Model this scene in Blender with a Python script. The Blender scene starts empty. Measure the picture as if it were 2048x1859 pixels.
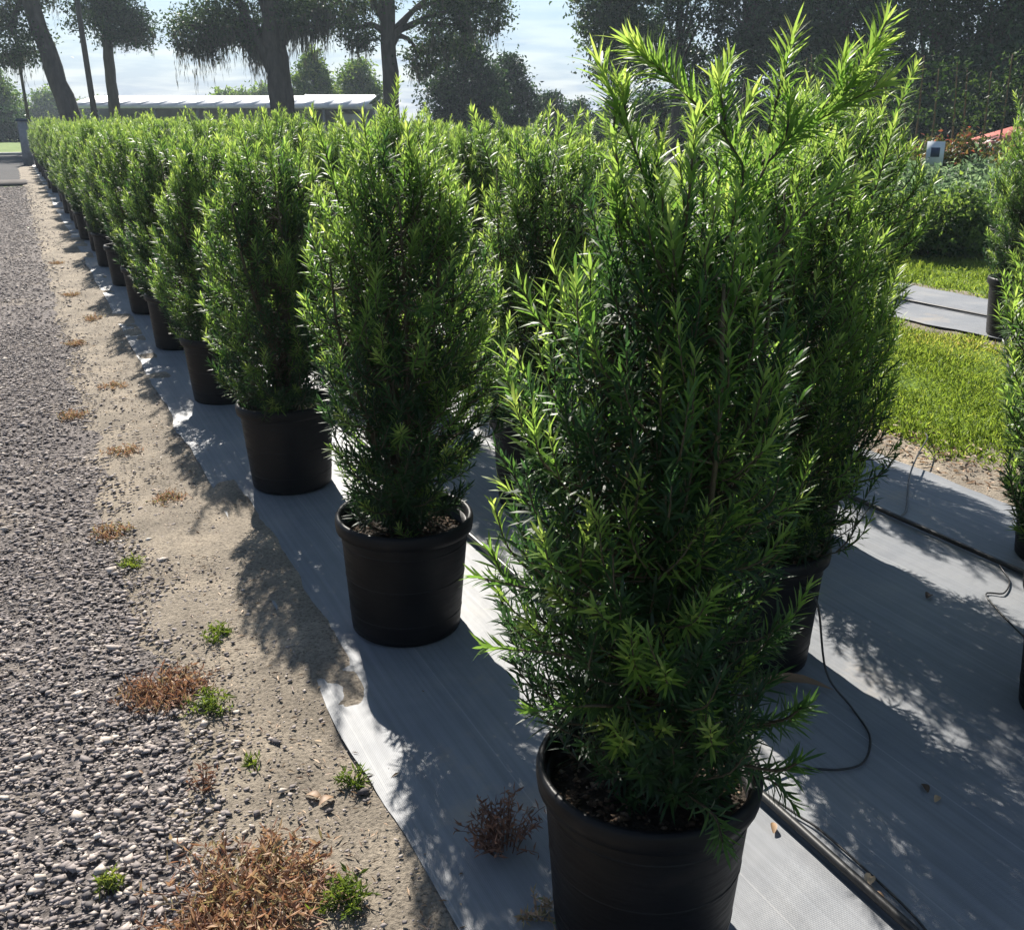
import bpy, math, random
import numpy as np

random.seed(11)
rng = np.random.default_rng(7)
R = math.radians

# ------------------------------------------------------------------ camera, sky, sun, exposure
scene = bpy.context.scene
cam_d = bpy.data.cameras.new("camera")
cam = bpy.data.objects.new("camera", cam_d)
scene.collection.objects.link(cam)
cam.location = (0, 0, 1.6)
cam.rotation_euler = (R(71.0), 0, R(-25.5))
cam_d.sensor_width = 36.0
cam_d.lens = 35.16
cam_d.clip_start = 0.05
cam_d.clip_end = 3000
scene.camera = cam

SUN_EL, SUN_AZ = 39.5, 7.0          # azimuth measured from +Y (the rows) towards +X
world = bpy.data.worlds.new("World")
scene.world = world
world.use_nodes = True
wn = world.node_tree
wn.nodes.clear()
w_out = wn.nodes.new("ShaderNodeOutputWorld")
w_bg = wn.nodes.new("ShaderNodeBackground")
sky = wn.nodes.new("ShaderNodeTexSky")
sky.sky_type = 'NISHITA'
sky.sun_disc = False
sky.sun_elevation = R(SUN_EL)
sky.sun_rotation = R(SUN_AZ)
sky.air_density = 1.0
sky.dust_density = 0.3
sky.ozone_density = 3.0
# thin cirrus and soft cloud banks, laid out by direction on a flat cloud deck
tc = wn.nodes.new("ShaderNodeTexCoord")
sep = wn.nodes.new("ShaderNodeSeparateXYZ")
wn.links.new(tc.outputs["Generated"], sep.inputs[0])
zz = wn.nodes.new("ShaderNodeMath"); zz.operation = 'MAXIMUM'; zz.inputs[1].default_value = 0.0
wn.links.new(sep.outputs["Z"], zz.inputs[0])
za = wn.nodes.new("ShaderNodeMath"); za.operation = 'ADD'; za.inputs[1].default_value = 0.10
wn.links.new(zz.outputs[0], za.inputs[0])
dv = wn.nodes.new("ShaderNodeVectorMath"); dv.operation = 'DIVIDE'
wn.links.new(tc.outputs["Generated"], dv.inputs[0])
cmb = wn.nodes.new("ShaderNodeCombineXYZ")
for i in range(3):
    wn.links.new(za.outputs[0], cmb.inputs[i])
wn.links.new(cmb.outputs[0], dv.inputs[1])
nz = wn.nodes.new("ShaderNodeTexNoise")
nz.inputs["Scale"].default_value = 0.9
nz.inputs["Detail"].default_value = 7
nz.inputs["Roughness"].default_value = 0.58
nz.inputs["Distortion"].default_value = 0.4
wn.links.new(dv.outputs[0], nz.inputs["Vector"])
rmp = wn.nodes.new("ShaderNodeValToRGB")
rmp.color_ramp.elements[0].position = 0.46
rmp.color_ramp.elements[1].position = 0.70
wn.links.new(nz.outputs["Fac"], rmp.inputs[0])
nz2 = wn.nodes.new("ShaderNodeTexNoise")
nz2.inputs["Scale"].default_value = 2.3
nz2.inputs["Detail"].default_value = 5
wn.links.new(dv.outputs[0], nz2.inputs["Vector"])
crmp = wn.nodes.new("ShaderNodeValToRGB")
crmp.color_ramp.elements[0].position = 0.40
crmp.color_ramp.elements[0].color = (3.3, 4.5, 6.7, 1)
crmp.color_ramp.elements[1].position = 0.60
crmp.color_ramp.elements[1].color = (6.6, 7.3, 8.2, 1)
wn.links.new(nz2.outputs["Fac"], crmp.inputs[0])
cm = wn.nodes.new("ShaderNodeMixRGB")
hz_ = wn.nodes.new("ShaderNodeMapRange")      # whitish haze low over the horizon
hz_.inputs["From Min"].default_value = 0.0; hz_.inputs["From Max"].default_value = 0.15
hz_.inputs["To Min"].default_value = 0.88; hz_.inputs["To Max"].default_value = 0.0
wn.links.new(zz.outputs[0], hz_.inputs["Value"])
mxx = wn.nodes.new("ShaderNodeMath"); mxx.operation = 'MAXIMUM'
wn.links.new(rmp.outputs[0], mxx.inputs[0]); wn.links.new(hz_.outputs[0], mxx.inputs[1])
wn.links.new(mxx.outputs[0], cm.inputs[0])
wn.links.new(sky.outputs[0], cm.inputs[1])
wn.links.new(crmp.outputs[0], cm.inputs[2])
wn.links.new(cm.outputs[0], w_bg.inputs[0])
w_bg.inputs[1].default_value = 0.05
wn.links.new(w_bg.outputs[0], w_out.inputs[0])

sun_d = bpy.data.lights.new("sun", 'SUN')
sun_d.energy = 5.0
sun_d.angle = R(0.53)
sun_d.color = (1.0, 0.94, 0.85)
sun = bpy.data.objects.new("sun", sun_d)
scene.collection.objects.link(sun)
sun.rotation_euler = (R(-(90 - SUN_EL)), 0, R(-SUN_AZ))
sun.location = (0, 0, 30)

scene.view_settings.view_transform = 'Standard'
scene.view_settings.look = 'None'
scene.view_settings.gamma = 1.0
scene.view_settings.exposure = 1.18
scene.view_settings.use_curve_mapping = False
scene.render.engine = 'CYCLES'
scene.cycles.max_bounces = 4
scene.cycles.diffuse_bounces = 2
scene.cycles.glossy_bounces = 2
scene.cycles.transmission_bounces = 3
scene.cycles.transparent_max_bounces = 8

COL = scene.collection

# ------------------------------------------------------------------ helpers
def link(o, parent=None):
    COL.objects.link(o)
    if parent is not None:
        o.parent = parent
    return o

def tag(o, label=None, cat=None, group=None, kind=None):
    if label: o["label"] = label
    if cat: o["category"] = cat
    if group: o["group"] = group
    if kind: o["kind"] = kind
    return o

def empty(name, loc, rz=0.0):
    o = bpy.data.objects.new(name, None)
    o.empty_display_size = 0.1
    o.location = loc
    o.rotation_euler = (0, 0, rz)
    return link(o)

class MB:
    """collects vertices / faces / a per-vertex tint into ONE mesh"""
    def __init__(s):
        s.v = []; s.f = []; s.t = []; s.n = 0
    def add(s, verts, faces, tint=0.5):
        verts = np.asarray(verts, dtype=np.float64)
        k = len(verts)
        s.v.append(verts)
        for fa in (faces if isinstance(faces, list) else [faces]):
            s.f.append(np.asarray(fa, dtype=np.int64) + s.n)
        s.t.append(np.full(k, tint) if np.isscalar(tint) else np.asarray(tint, dtype=np.float64))
        s.n += k
    def mesh(s, name, mat, smooth=False):
        me = bpy.data.meshes.new(name)
        V = np.concatenate(s.v) if s.v else np.zeros((0, 3))
        sizes = [np.full(len(f), f.shape[1]) for f in s.f]
        idx = np.concatenate([f.ravel() for f in s.f])
        tot = np.concatenate(sizes)
        start = np.concatenate([[0], np.cumsum(tot)[:-1]])
        me.vertices.add(len(V)); me.vertices.foreach_set("co", V.ravel().astype(np.float32))
        me.loops.add(len(idx)); me.loops.foreach_set("vertex_index", idx.astype(np.int32))
        me.polygons.add(len(tot))
        me.polygons.foreach_set("loop_start", start.astype(np.int32))
        me.polygons.foreach_set("loop_total", tot.astype(np.int32))
        if smooth:
            me.polygons.foreach_set("use_smooth", np.ones(len(tot), dtype=bool))
        a = me.attributes.new("tint", 'FLOAT', 'POINT')
        a.data.foreach_set("value", np.concatenate(s.t).astype(np.float32))
        me.update(calc_edges=True)
        me.validate()
        if mat: me.materials.append(mat)
        return me
    def build(s, name, mat, parent=None, smooth=False):
        return link(bpy.data.objects.new(name, s.mesh(name, mat, smooth)), parent)

def unit(a):
    return a / np.maximum(np.linalg.norm(a, axis=-1, keepdims=True), 1e-9)

def leaves(mb, P, D, N, L, W, tint, droop=0.15, simple=False):
    """P base, D direction, N normal hint (n,3), L length, W width, tint (n,)"""
    P = np.asarray(P); D = unit(np.asarray(D)); n = len(P)
    S = unit(np.cross(D, N)); N = unit(np.cross(S, D))
    L = np.broadcast_to(L, (n,))[:, None]; W = np.broadcast_to(W, (n,))[:, None]
    tip = P + D * L - N * L * droop
    if simple:
        m = P + D * L * 0.45
        V = np.stack([P, m + S * W * .5 + N * W * .12, tip, m - S * W * .5 + N * W * .12], 1).reshape(-1, 3)
        b = np.arange(n) * 4
        F = np.concatenate([np.stack([b, b + 1, b + 2], 1), np.stack([b, b + 2, b + 3], 1)])
        mb.add(V, [F], np.repeat(tint, 4))
    else:
        m1 = P + D * L * .32 + N * L * .02; m2 = P + D * L * .70 - N * L * droop * .35
        V = np.stack([P, m1 + S * W * .5 + N * W * .15, m1 - S * W * .5 + N * W * .15,
                      m2 + S * W * .42 + N * W * .12, m2 - S * W * .42 + N * W * .12, tip], 1).reshape(-1, 3)
        b = np.arange(n) * 6
        T = np.concatenate([np.stack([b, b + 1, b + 2], 1), np.stack([b + 3, b + 5, b + 4], 1)])
        Q = np.stack([b + 1, b + 3, b + 4, b + 2], 1)
        mb.add(V, [T, Q], np.repeat(tint, 6))

def tube(mb, pts, radii, sides=6, tint=0.5, caps=True):
    pts = np.asarray(pts, dtype=float); k = len(pts)
    radii = np.broadcast_to(np.asarray(radii, dtype=float), (k,))
    tan = unit(np.gradient(pts, axis=0))
    ref = np.array([0.0, 0, 1]) if abs(tan[0][2]) < .9 else np.array([1.0, 0, 0])
    V = []
    for i in range(k):
        a = np.cross(tan[i], ref); a /= max(np.linalg.norm(a), 1e-9)
        b = np.cross(tan[i], a); ref = -np.cross(tan[i], a) if False else ref
        ang = np.arange(sides) / sides * 2 * math.pi
        V.append(pts[i] + radii[i] * (np.cos(ang)[:, None] * a + np.sin(ang)[:, None] * b))
    V = np.concatenate(V)
    F = []
    for i in range(k - 1):
        for j in range(sides):
            j2 = (j + 1) % sides
            F.append((i * sides + j, i * sides + j2, (i + 1) * sides + j2, (i + 1) * sides + j))
    fs = [np.array(F)]
    if caps and sides >= 3:
        fs.append(np.array([list(range(sides))[::-1], [(k - 1) * sides + j for j in range(sides)]]))
    mb.add(V, fs, tint)

def spline(pts, n=12):
    pts = np.asarray(pts, dtype=float); k = len(pts)
    if k < 3:
        t = np.linspace(0, 1, n)[:, None]; return pts[0] * (1 - t) + pts[-1] * t
    P = np.concatenate([[2 * pts[0] - pts[1]], pts, [2 * pts[-1] - pts[-2]]])
    out = []
    for s in np.linspace(0, k - 1 - 1e-6, n):
        i = int(s); t = s - i
        p0, p1, p2, p3 = P[i], P[i + 1], P[i + 2], P[i + 3]
        out.append(.5 * (2 * p1 + (p2 - p0) * t + (2 * p0 - 5 * p1 + 4 * p2 - p3) * t * t + (3 * p1 - p0 - 3 * p2 + p3) * t ** 3))
    return np.array(out)

def box(mb, c, s, tint=.5, rz=0):
    x, y, z = s[0] / 2, s[1] / 2, s[2] / 2
    V = np.array([(-x, -y, -z), (x, -y, -z), (x, y, -z), (-x, y, -z), (-x, -y, z), (x, -y, z), (x, y, z), (-x, y, z)])
    if rz:
        ca, sa = math.cos(rz), math.sin(rz)
        V = np.stack([V[:, 0] * ca - V[:, 1] * sa, V[:, 0] * sa + V[:, 1] * ca, V[:, 2]], 1)
    F = np.array([(0, 3, 2, 1), (4, 5, 6, 7), (0, 1, 5, 4), (1, 2, 6, 5), (2, 3, 7, 6), (3, 0, 4, 7)])
    mb.add(V + np.array(c), [F], tint)

def lathe(mb, prof, seg=40, tint=.5):
    prof = np.asarray(prof); k = len(prof)
    a = np.arange(seg) / seg * 2 * math.pi
    V = np.stack([prof[:, None, 0] * np.cos(a), prof[:, None, 0] * np.sin(a), np.repeat(prof[:, 1:2], seg, 1)], -1).reshape(-1, 3)
    F = []
    for i in range(k - 1):
        for j in range(seg):
            j2 = (j + 1) % seg
            F.append((i * seg + j, i * seg + j2, (i + 1) * seg + j2, (i + 1) * seg + j))
    mb.add(V, [np.array(F)], tint)

def vnoise(x, y, seed=0, scale=1.0):
    """cheap smooth 2-D value noise in 0..1"""
    x = np.asarray(x) * scale; y = np.asarray(y) * scale
    xi = np.floor(x).astype(np.int64); yi = np.floor(y).astype(np.int64)
    fx = x - xi; fy = y - yi; fx = fx * fx * (3 - 2 * fx); fy = fy * fy * (3 - 2 * fy)
    def h(a, b):
        n = (a * 374761393 + b * 668265263 + seed * 1442695041) & 0x7fffffff
        n = ((n ^ (n >> 13)) * 1274126177) & 0x7fffffff
        return ((n ^ (n >> 16)) & 0xffff) / 65535.0
    return (h(xi, yi) * (1 - fx) + h(xi + 1, yi) * fx) * (1 - fy) + (h(xi, yi + 1) * (1 - fx) + h(xi + 1, yi + 1) * fx) * fy

# ------------------------------------------------------------------ materials
def new_mat(name):
    m = bpy.data.materials.new(name); m.use_nodes = True
    nt = m.node_tree; nt.nodes.clear()
    out = nt.nodes.new("ShaderNodeOutputMaterial")
    return m, nt, out

def N(nt, typ, **kw):
    n = nt.nodes.new(typ)
    for k, v in kw.items():
        if k in n.inputs: n.inputs[k].default_value = v
        else: setattr(n, k, v)
    return n

def ramp(nt, src, stops):
    r = nt.nodes.new("ShaderNodeValToRGB")
    e = r.color_ramp.elements
    while len(e) < len(stops): e.new(0.5)
    for el, (p, c) in zip(e, stops):
        el.position = p; el.color = (*c, 1) if len(c) == 3 else c
    nt.links.new(src, r.inputs[0])
    return r

def leaf_mat(name, stops, trans=0.45, rough=0.38, boost=1.6, spec=0.5, warm=(1.15, 1.1, .55)):
    """per-leaf colour from the 'tint' attribute; thin translucent blade"""
    m, nt, out = new_mat(name)
    at = N(nt, "ShaderNodeAttribute", attribute_name="tint")
    rp = ramp(nt, at.outputs["Fac"], stops)
    pb = N(nt, "ShaderNodeBsdfPrincipled", Roughness=rough)
    pb.inputs["Specular IOR Level"].default_value = spec
    nt.links.new(rp.outputs[0], pb.inputs["Base Color"])
    tr = N(nt, "ShaderNodeBsdfTranslucent")
    mx = N(nt, "ShaderNodeMixRGB", blend_type='MULTIPLY')
    mx.inputs[0].default_value = 1.0
    mx.inputs[2].default_value = (warm[0] * boost, warm[1] * boost, warm[2] * boost, 1)
    nt.links.new(rp.outputs[0], mx.inputs[1]); nt.links.new(mx.outputs[0], tr.inputs[0])
    ms = N(nt, "ShaderNodeMixShader"); ms.inputs[0].default_value = trans
    nt.links.new(pb.outputs[0], ms.inputs[1]); nt.links.new(tr.outputs[0], ms.inputs[2])
    nt.links.new(ms.outputs[0], out.inputs[0])
    return m

def noise_mat(name, stops, scale=5, detail=6, rough=.8, bump=0.0, bscale=None, stretch=None, spec=.3, bdist=0.02):
    m, nt, out = new_mat(name)
    tcn = N(nt, "ShaderNodeTexCoord")
    src = tcn.outputs["Object"]
    if stretch:
        mp = N(nt, "ShaderNodeMapping"); mp.inputs["Scale"].default_value = stretch
        nt.links.new(src, mp.inputs[0]); src = mp.outputs[0]
    nzz = N(nt, "ShaderNodeTexNoise", Scale=scale, Detail=detail, Roughness=.6)
    nt.links.new(src, nzz.inputs["Vector"])
    rp = ramp(nt, nzz.outputs["Fac"], stops)
    pb = N(nt, "ShaderNodeBsdfPrincipled", Roughness=rough)
    pb.inputs["Specular IOR Level"].default_value = spec
    nt.links.new(rp.outputs[0], pb.inputs["Base Color"])
    if bump:
        nb = N(nt, "ShaderNodeTexNoise", Scale=bscale or scale * 4, Detail=4)
        nt.links.new(src, nb.inputs["Vector"])
        bp = N(nt, "ShaderNodeBump", Strength=bump, Distance=bdist)
        nt.links.new(nb.outputs["Fac"], bp.inputs["Height"]); nt.links.new(bp.outputs[0], pb.inputs["Normal"])
    nt.links.new(pb.outputs[0], out.inputs[0])
    return m

M = {}
# podocarpus: old leaves dark blue-green, new growth lime
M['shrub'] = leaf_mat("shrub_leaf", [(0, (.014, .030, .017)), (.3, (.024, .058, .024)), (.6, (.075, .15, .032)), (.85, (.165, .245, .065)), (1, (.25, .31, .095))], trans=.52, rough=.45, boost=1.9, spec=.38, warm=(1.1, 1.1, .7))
M['twig'] = noise_mat("twig_bark", [(.3, (.05, .04, .025)), (.7, (.11, .085, .055))], scale=40, rough=.8)
M['greenstem'] = noise_mat("green_stem", [(.3, (.05, .09, .025)), (.7, (.09, .14, .04))], scale=40, rough=.6)
M['oak'] = leaf_mat("oak_leaf", [(0, (.017, .034, .020)), (.5, (.036, .072, .033)), (1, (.08, .13, .055))], trans=.35, rough=.5, boost=1.3, spec=.12)
M['dark'] = leaf_mat("dark_leaf", [(0, (.012, .028, .018)), (.5, (.026, .060, .032)), (1, (.055, .115, .05))], trans=.30, rough=.5, boost=1.2, spec=.12)
M['bush'] = leaf_mat("bush_leaf", [(0, (.025, .055, .02)), (.5, (.06, .11, .035)), (1, (.15, .22, .07))], trans=.5, rough=.5, boost=1.8, spec=.12)
M['greybush'] = leaf_mat("grey_bush_leaf", [(0, (.06, .10, .065)), (.5, (.13, .19, .12)), (1, (.22, .29, .19))], trans=.5, rough=.5, boost=1.6, spec=.15, warm=(1, 1.05, .75))
M['myrtle'] = leaf_mat("myrtle_leaf", [(0, (.03, .055, .02)), (.5, (.08, .11, .035)), (.8, (.16, .13, .05)), (1, (.24, .07, .05))], trans=.4, rough=.5, boost=1.4, warm=(1.1, 1, .7))
M['moss'] = leaf_mat("spanish_moss", [(0, (.055, .06, .05)), (.5, (.09, .095, .075)), (1, (.15, .14, .10))], trans=.3, rough=.9, boost=1.1, spec=.1, warm=(1, .98, .85))
M['bark'] = noise_mat("tree_bark", [(.25, (.035, .030, .026)), (.55, (.075, .064, .055)), (.8, (.12, .105, .09))], scale=6, rough=.95, bump=.6, bscale=14, stretch=(1, 1, .25), bdist=.05)
M['bark_brown'] = noise_mat("sapling_bark", [(.3, (.10, .065, .04)), (.7, (.19, .13, .085))], scale=10, rough=.9, stretch=(1, 1, .3))
M['grass'] = leaf_mat("grass_blade", [(0, (.08, .12, .03)), (.5, (.16, .235, .05)), (.8, (.27, .31, .09)), (1, (.42, .35, .19))], trans=.5, rough=.55, boost=1.7, spec=.25)
M['dry'] = leaf_mat("dry_weed", [(0, (.13, .065, .045)), (.45, (.30, .16, .105)), (.75, (.44, .31, .20)), (1, (.18, .21, .08))], trans=.3, rough=.7, boost=1.2, warm=(1.1, 1, .8))
M['weed'] = leaf_mat("green_weed", [(0, (.06, .10, .025)), (.6, (.13, .19, .04)), (1, (.22, .26, .08))], trans=.4, rough=.5, boost=1.4, spec=.12)
M['litter'] = leaf_mat("fallen_leaf", [(0, (.06, .035, .02)), (.5, (.28, .17, .09)), (1, (.45, .33, .2))], trans=.15, rough=.6, boost=1.1, warm=(1, .95, .8))

# black plastic pot, dusted with dry soil
def pot_mat():
    m, nt, out = new_mat("black_plastic")
    t = N(nt, "ShaderNodeTexCoord")
    n1 = N(nt, "ShaderNodeTexNoise", Scale=7.0, Detail=6)
    nt.links.new(t.outputs["Object"], n1.inputs["Vector"])
    rp = ramp(nt, n1.outputs["Fac"], [(.35, (.004, .004, .005)), (.62, (.008, .008, .009)), (.8, (.024, .020, .018))])
    mp = N(nt, "ShaderNodeMapping"); mp.inputs["Scale"].default_value = (3, 3, 26)
    n2 = N(nt, "ShaderNodeTexNoise", Scale=5.0, Detail=4)
    nt.links.new(t.outputs["Object"], mp.inputs[0]); nt.links.new(mp.outputs[0], n2.inputs["Vector"])
    rr = ramp(nt, n2.outputs["Fac"], [(.3, (.40,) * 3), (.7, (.60,) * 3)])
    pb = N(nt, "ShaderNodeBsdfPrincipled"); pb.inputs["Specular IOR Level"].default_value = .18
    nt.links.new(rp.outputs[0], pb.inputs["Base Color"]); nt.links.new(rr.outputs[0], pb.inputs["Roughness"])
    bp = N(nt, "ShaderNodeBump", Strength=.12, Distance=.01)
    nt.links.new(n2.outputs["Fac"], bp.inputs["Height"]); nt.links.new(bp.outputs[0], pb.inputs["Normal"])
    nt.links.new(pb.outputs[0], out.inputs[0])
    return m
M['pot'] = pot_mat()
M['potsoil'] = noise_mat("potting_soil", [(.3, (.012, .009, .007)), (.6, (.035, .026, .018)), (.85, (.09, .065, .045))], scale=60, rough=.95, bump=.8, bscale=120, bdist=.01)
M['tube'] = noise_mat("black_poly_tube", [(.4, (.012, .012, .012)), (.8, (.03, .028, .027))], scale=9, rough=.42, spec=.5)
def tint_mat(name, stops, rough=.85, spec=.3):
    m, nt, out = new_mat(name)
    at = N(nt, "ShaderNodeAttribute", attribute_name="tint")
    rp = ramp(nt, at.outputs["Fac"], stops)
    t = N(nt, "ShaderNodeTexCoord")
    nn = N(nt, "ShaderNodeTexNoise", Scale=220.0, Detail=3)
    nt.links.new(t.outputs["Object"], nn.inputs["Vector"])
    r2 = ramp(nt, nn.outputs["Fac"], [(.3, (.72,) * 3), (.7, (1.15,) * 3)])
    mu = N(nt, "ShaderNodeMixRGB", blend_type='MULTIPLY'); mu.inputs[0].default_value = 1
    nt.links.new(rp.outputs[0], mu.inputs[1]); nt.links.new(r2.outputs[0], mu.inputs[2])
    pb = N(nt, "ShaderNodeBsdfPrincipled", Roughness=rough)
    pb.inputs["Specular IOR Level"].default_value = spec
    nt.links.new(mu.outputs[0], pb.inputs["Base Color"]); nt.links.new(pb.outputs[0], out.inputs[0])
    return m
M['stone'] = tint_mat("gravel_stone", [(0, (.09, .08, .08)), (.4, (.275, .238, .225)), (.7, (.40, .345, .31)), (.92, (.50, .44, .38)), (1, (.62, .57, .51))], rough=.8)
M['chip'] = tint_mat("bark_chip", [(0, (.03, .02, .013)), (.6, (.12, .075, .045)), (1, (.34, .26, .18))], rough=.9)

# gravel base, sandy soil, grass sheet
def ground_mat(name, big, fine, bscale=1.2, fscale=60, bump=.5, bdist=.02, rough=.95):
    m, nt, out = new_mat(name)
    t = N(nt, "ShaderNodeTexCoord")
    n1 = N(nt, "ShaderNodeTexNoise", Scale=bscale, Detail=7, Roughness=.65)
    n2 = N(nt, "ShaderNodeTexNoise", Scale=fscale, Detail=5, Roughness=.7)
    nt.links.new(t.outputs["Object"], n1.inputs["Vector"]); nt.links.new(t.outputs["Object"], n2.inputs["Vector"])
    r1 = ramp(nt, n1.outputs["Fac"], big); r2 = ramp(nt, n2.outputs["Fac"], fine)
    mu = N(nt, "ShaderNodeMixRGB", blend_type='MULTIPLY'); mu.inputs[0].default_value = 1
    nt.links.new(r1.outputs[0], mu.inputs[1]); nt.links.new(r2.outputs[0], mu.inputs[2])
    pb = N(nt, "ShaderNodeBsdfPrincipled", Roughness=rough)
    pb.inputs["Specular IOR Level"].default_value = .2
    nt.links.new(mu.outputs[0], pb.inputs["Base Color"])
    bp = N(nt, "ShaderNodeBump", Strength=bump, Distance=bdist)
    nt.links.new(n2.outputs["Fac"], bp.inputs["Height"]); nt.links.new(bp.outputs[0], pb.inputs["Normal"])
    nt.links.new(pb.outputs[0], out.inputs[0])
    return m
M['gravel'] = ground_mat("gravel_bed", [(.3, (.165, .147, .14)), (.55, (.215, .19, .178)), (.75, (.32, .27, .21))],
                         [(.35, (.35,) * 3), (.55, (1,) * 3), (.72, (1.7,) * 3)], bscale=1.5, fscale=55, bump=.9)
M['soil'] = ground_mat("sandy_soil", [(.3, (.17, .145, .115)), (.5, (.26, .222, .175)), (.72, (.40, .335, .255))],
                       [(.34, (.38,) * 3), (.46, (.9,) * 3), (.75, (1.4,) * 3)], bscale=3.0, fscale=90, bump=.7)
M['lawn'] = ground_mat("lawn", [(.3, (.07, .11, .022)), (.5, (.12, .19, .034)), (.72, (.20, .24, .06))],
                       [(.3, (.6,) * 3), (.7, (1.3,) * 3)], bscale=1.0, fscale=40, bump=.5)
M['asphalt'] = ground_mat("asphalt", [(.3, (.035, .035, .040)), (.7, (.055, .054, .056))],
                          [(.3, (.7,) * 3), (.7, (1.3,) * 3)], bscale=.6, fscale=80, bump=.3)  # dark tone carries the tree shade on the cross road in its colour
M['concrete'] = ground_mat("concrete", [(.3, (.30, .29, .27)), (.7, (.42, .41, .38))], [(.3, (.8,) * 3), (.7, (1.1,) * 3)], bscale=2, fscale=50, bump=.2)

# woven ground cloth: dusty grey polypropylene weave with pale marker lines and washed-in sand
def cloth_mat():
    m, nt, out = new_mat("woven_ground_cloth")
    t = N(nt, "ShaderNodeTexCoord")
    sp = N(nt, "ShaderNodeSeparateXYZ"); nt.links.new(t.outputs["Object"], sp.inputs[0])
    n1 = N(nt, "ShaderNodeTexNoise", Scale=2.2, Detail=7, Roughness=.6)
    nt.links.new(t.outputs["Object"], n1.inputs["Vector"])
    base = ramp(nt, n1.outputs["Fac"], [(.3, (.14, .152, .17)), (.55, (.185, .193, .205)), (.78, (.25, .245, .235))])
    # long streaks along the cloth
    mp = N(nt, "ShaderNodeMapping"); mp.inputs["Scale"].default_value = (60, 1.2, 1)
    nt.links.new(t.outputs["Object"], mp.inputs[0])
    n3 = N(nt, "ShaderNodeTexNoise", Scale=1.0, Detail=4); nt.links.new(mp.outputs[0], n3.inputs["Vector"])
    st = ramp(nt, n3.outputs["Fac"], [(.3, (.85,) * 3), (.7, (1.15,) * 3)])
    mu = N(nt, "ShaderNodeMixRGB", blend_type='MULTIPLY'); mu.inputs[0].default_value = 1
    nt.links.new(base.outputs[0], mu.inputs[1]); nt.links.new(st.outputs[0], mu.inputs[2])
    # marker lines every 0.3 m
    w = N(nt, "ShaderNodeMath", operation='MODULO'); w.inputs[1].default_value = .31
    nt.links.new(sp.outputs["X"], w.inputs[0])
    lt = N(nt, "ShaderNodeMath", operation='LESS_THAN'); lt.inputs[1].default_value = .0035
    nt.links.new(w.outputs[0], lt.inputs[0])
    lf = N(nt, "ShaderNodeMath", operation='MULTIPLY'); lf.inputs[1].default_value = .35
    nt.links.new(lt.outputs[0], lf.inputs[0])
    ml = N(nt, "ShaderNodeMixRGB"); ml.inputs[2].default_value = (.36, .36, .36, 1)
    nt.links.new(lf.outputs[0], ml.inputs[0]); nt.links.new(mu.outputs[0], ml.inputs[1])
    # washed-in sand patches
    n4 = N(nt, "ShaderNodeTexNoise", Scale=1.7, Detail=8, Roughness=.7); nt.links.new(t.outputs["Object"], n4.inputs["Vector"])
    sm = ramp(nt, n4.outputs["Fac"], [(.58, (0, 0, 0)), (.74, (.75,) * 3)])
    ms = N(nt, "ShaderNodeMixRGB"); ms.inputs[2].default_value = (.33, .27, .20, 1)
    nt.links.new(sm.outputs[0], ms.inputs[0]); nt.links.new(ml.outputs[0], ms.inputs[1])
    pb = N(nt, "ShaderNodeBsdfPrincipled", Roughness=.60)
    pb.inputs["Specular IOR Level"].default_value = .6
    nt.links.new(ms.outputs[0], pb.inputs["Base Color"])
    # weave relief
    b1 = N(nt, "ShaderNodeTexWave", Scale=70.0, wave_type='BANDS', bands_direction='X')
    b2 = N(nt, "ShaderNodeTexWave", Scale=70.0, wave_type='BANDS', bands_direction='Y')
    nt.links.new(t.outputs["Object"], b1.inputs["Vector"]); nt.links.new(t.outputs["Object"], b2.inputs["Vector"])
    ad = N(nt, "ShaderNodeMath", operation='MULTIPLY'); nt.links.new(b1.outputs["Fac"], ad.inputs[0]); nt.links.new(b2.outputs["Fac"], ad.inputs[1])
    bp = N(nt, "ShaderNodeBump", Strength=.25, Distance=.002)
    nt.links.new(ad.outputs[0], bp.inputs["Height"])
    n5 = N(nt, "ShaderNodeTexNoise", Scale=9.0, Detail=5); nt.links.new(t.outputs["Object"], n5.inputs["Vector"])
    bp2 = N(nt, "ShaderNodeBump", Strength=.35, Distance=.012)
    nt.links.new(n5.outputs["Fac"], bp2.inputs["Height"]); nt.links.new(bp.outputs[0], bp2.inputs["Normal"])
    nt.links.new(bp2.outputs[0], pb.inputs["Normal"])
    nt.links.new(pb.outputs[0], out.inputs[0])
    return m
M['cloth'] = cloth_mat()
M['white_metal'] = noise_mat("white_roof_metal", [(.3, (.62, .62, .63)), (.7, (.78, .78, .78))], scale=1.5, rough=.45)
M['shed_wall'] = noise_mat("shed_wall", [(.3, (.09, .095, .11)), (.7, (.14, .145, .16))], scale=1.5, rough=.8)
M['timber'] = noise_mat("pole_timber", [(.3, (.06, .05, .042)), (.7, (.11, .095, .08))], scale=5, rough=.9, stretch=(4, 4, .3))
M['steel'] = noise_mat("grey_steel", [(.3, (.18, .19, .20)), (.7, (.28, .29, .30))], scale=5, rough=.5)
M['red_metal'] = noise_mat("faded_red_metal", [(.3, (.35, .09, .07)), (.7, (.45, .16, .13))], scale=4, rough=.4)
M['white_board'] = noise_mat("white_board", [(.3, (.55, .60, .66)), (.7, (.70, .73, .76))], scale=4, rough=.5)
M['navy'] = noise_mat("navy_print", [(.3, (.03, .05, .09)), (.7, (.04, .06, .11))], scale=4, rough=.5)
M['apron'] = noise_mat("worn_apron", [(.3, (.09, .085, .085)), (.7, (.14, .13, .125))], scale=3, rough=1.0, spec=.05)
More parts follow.
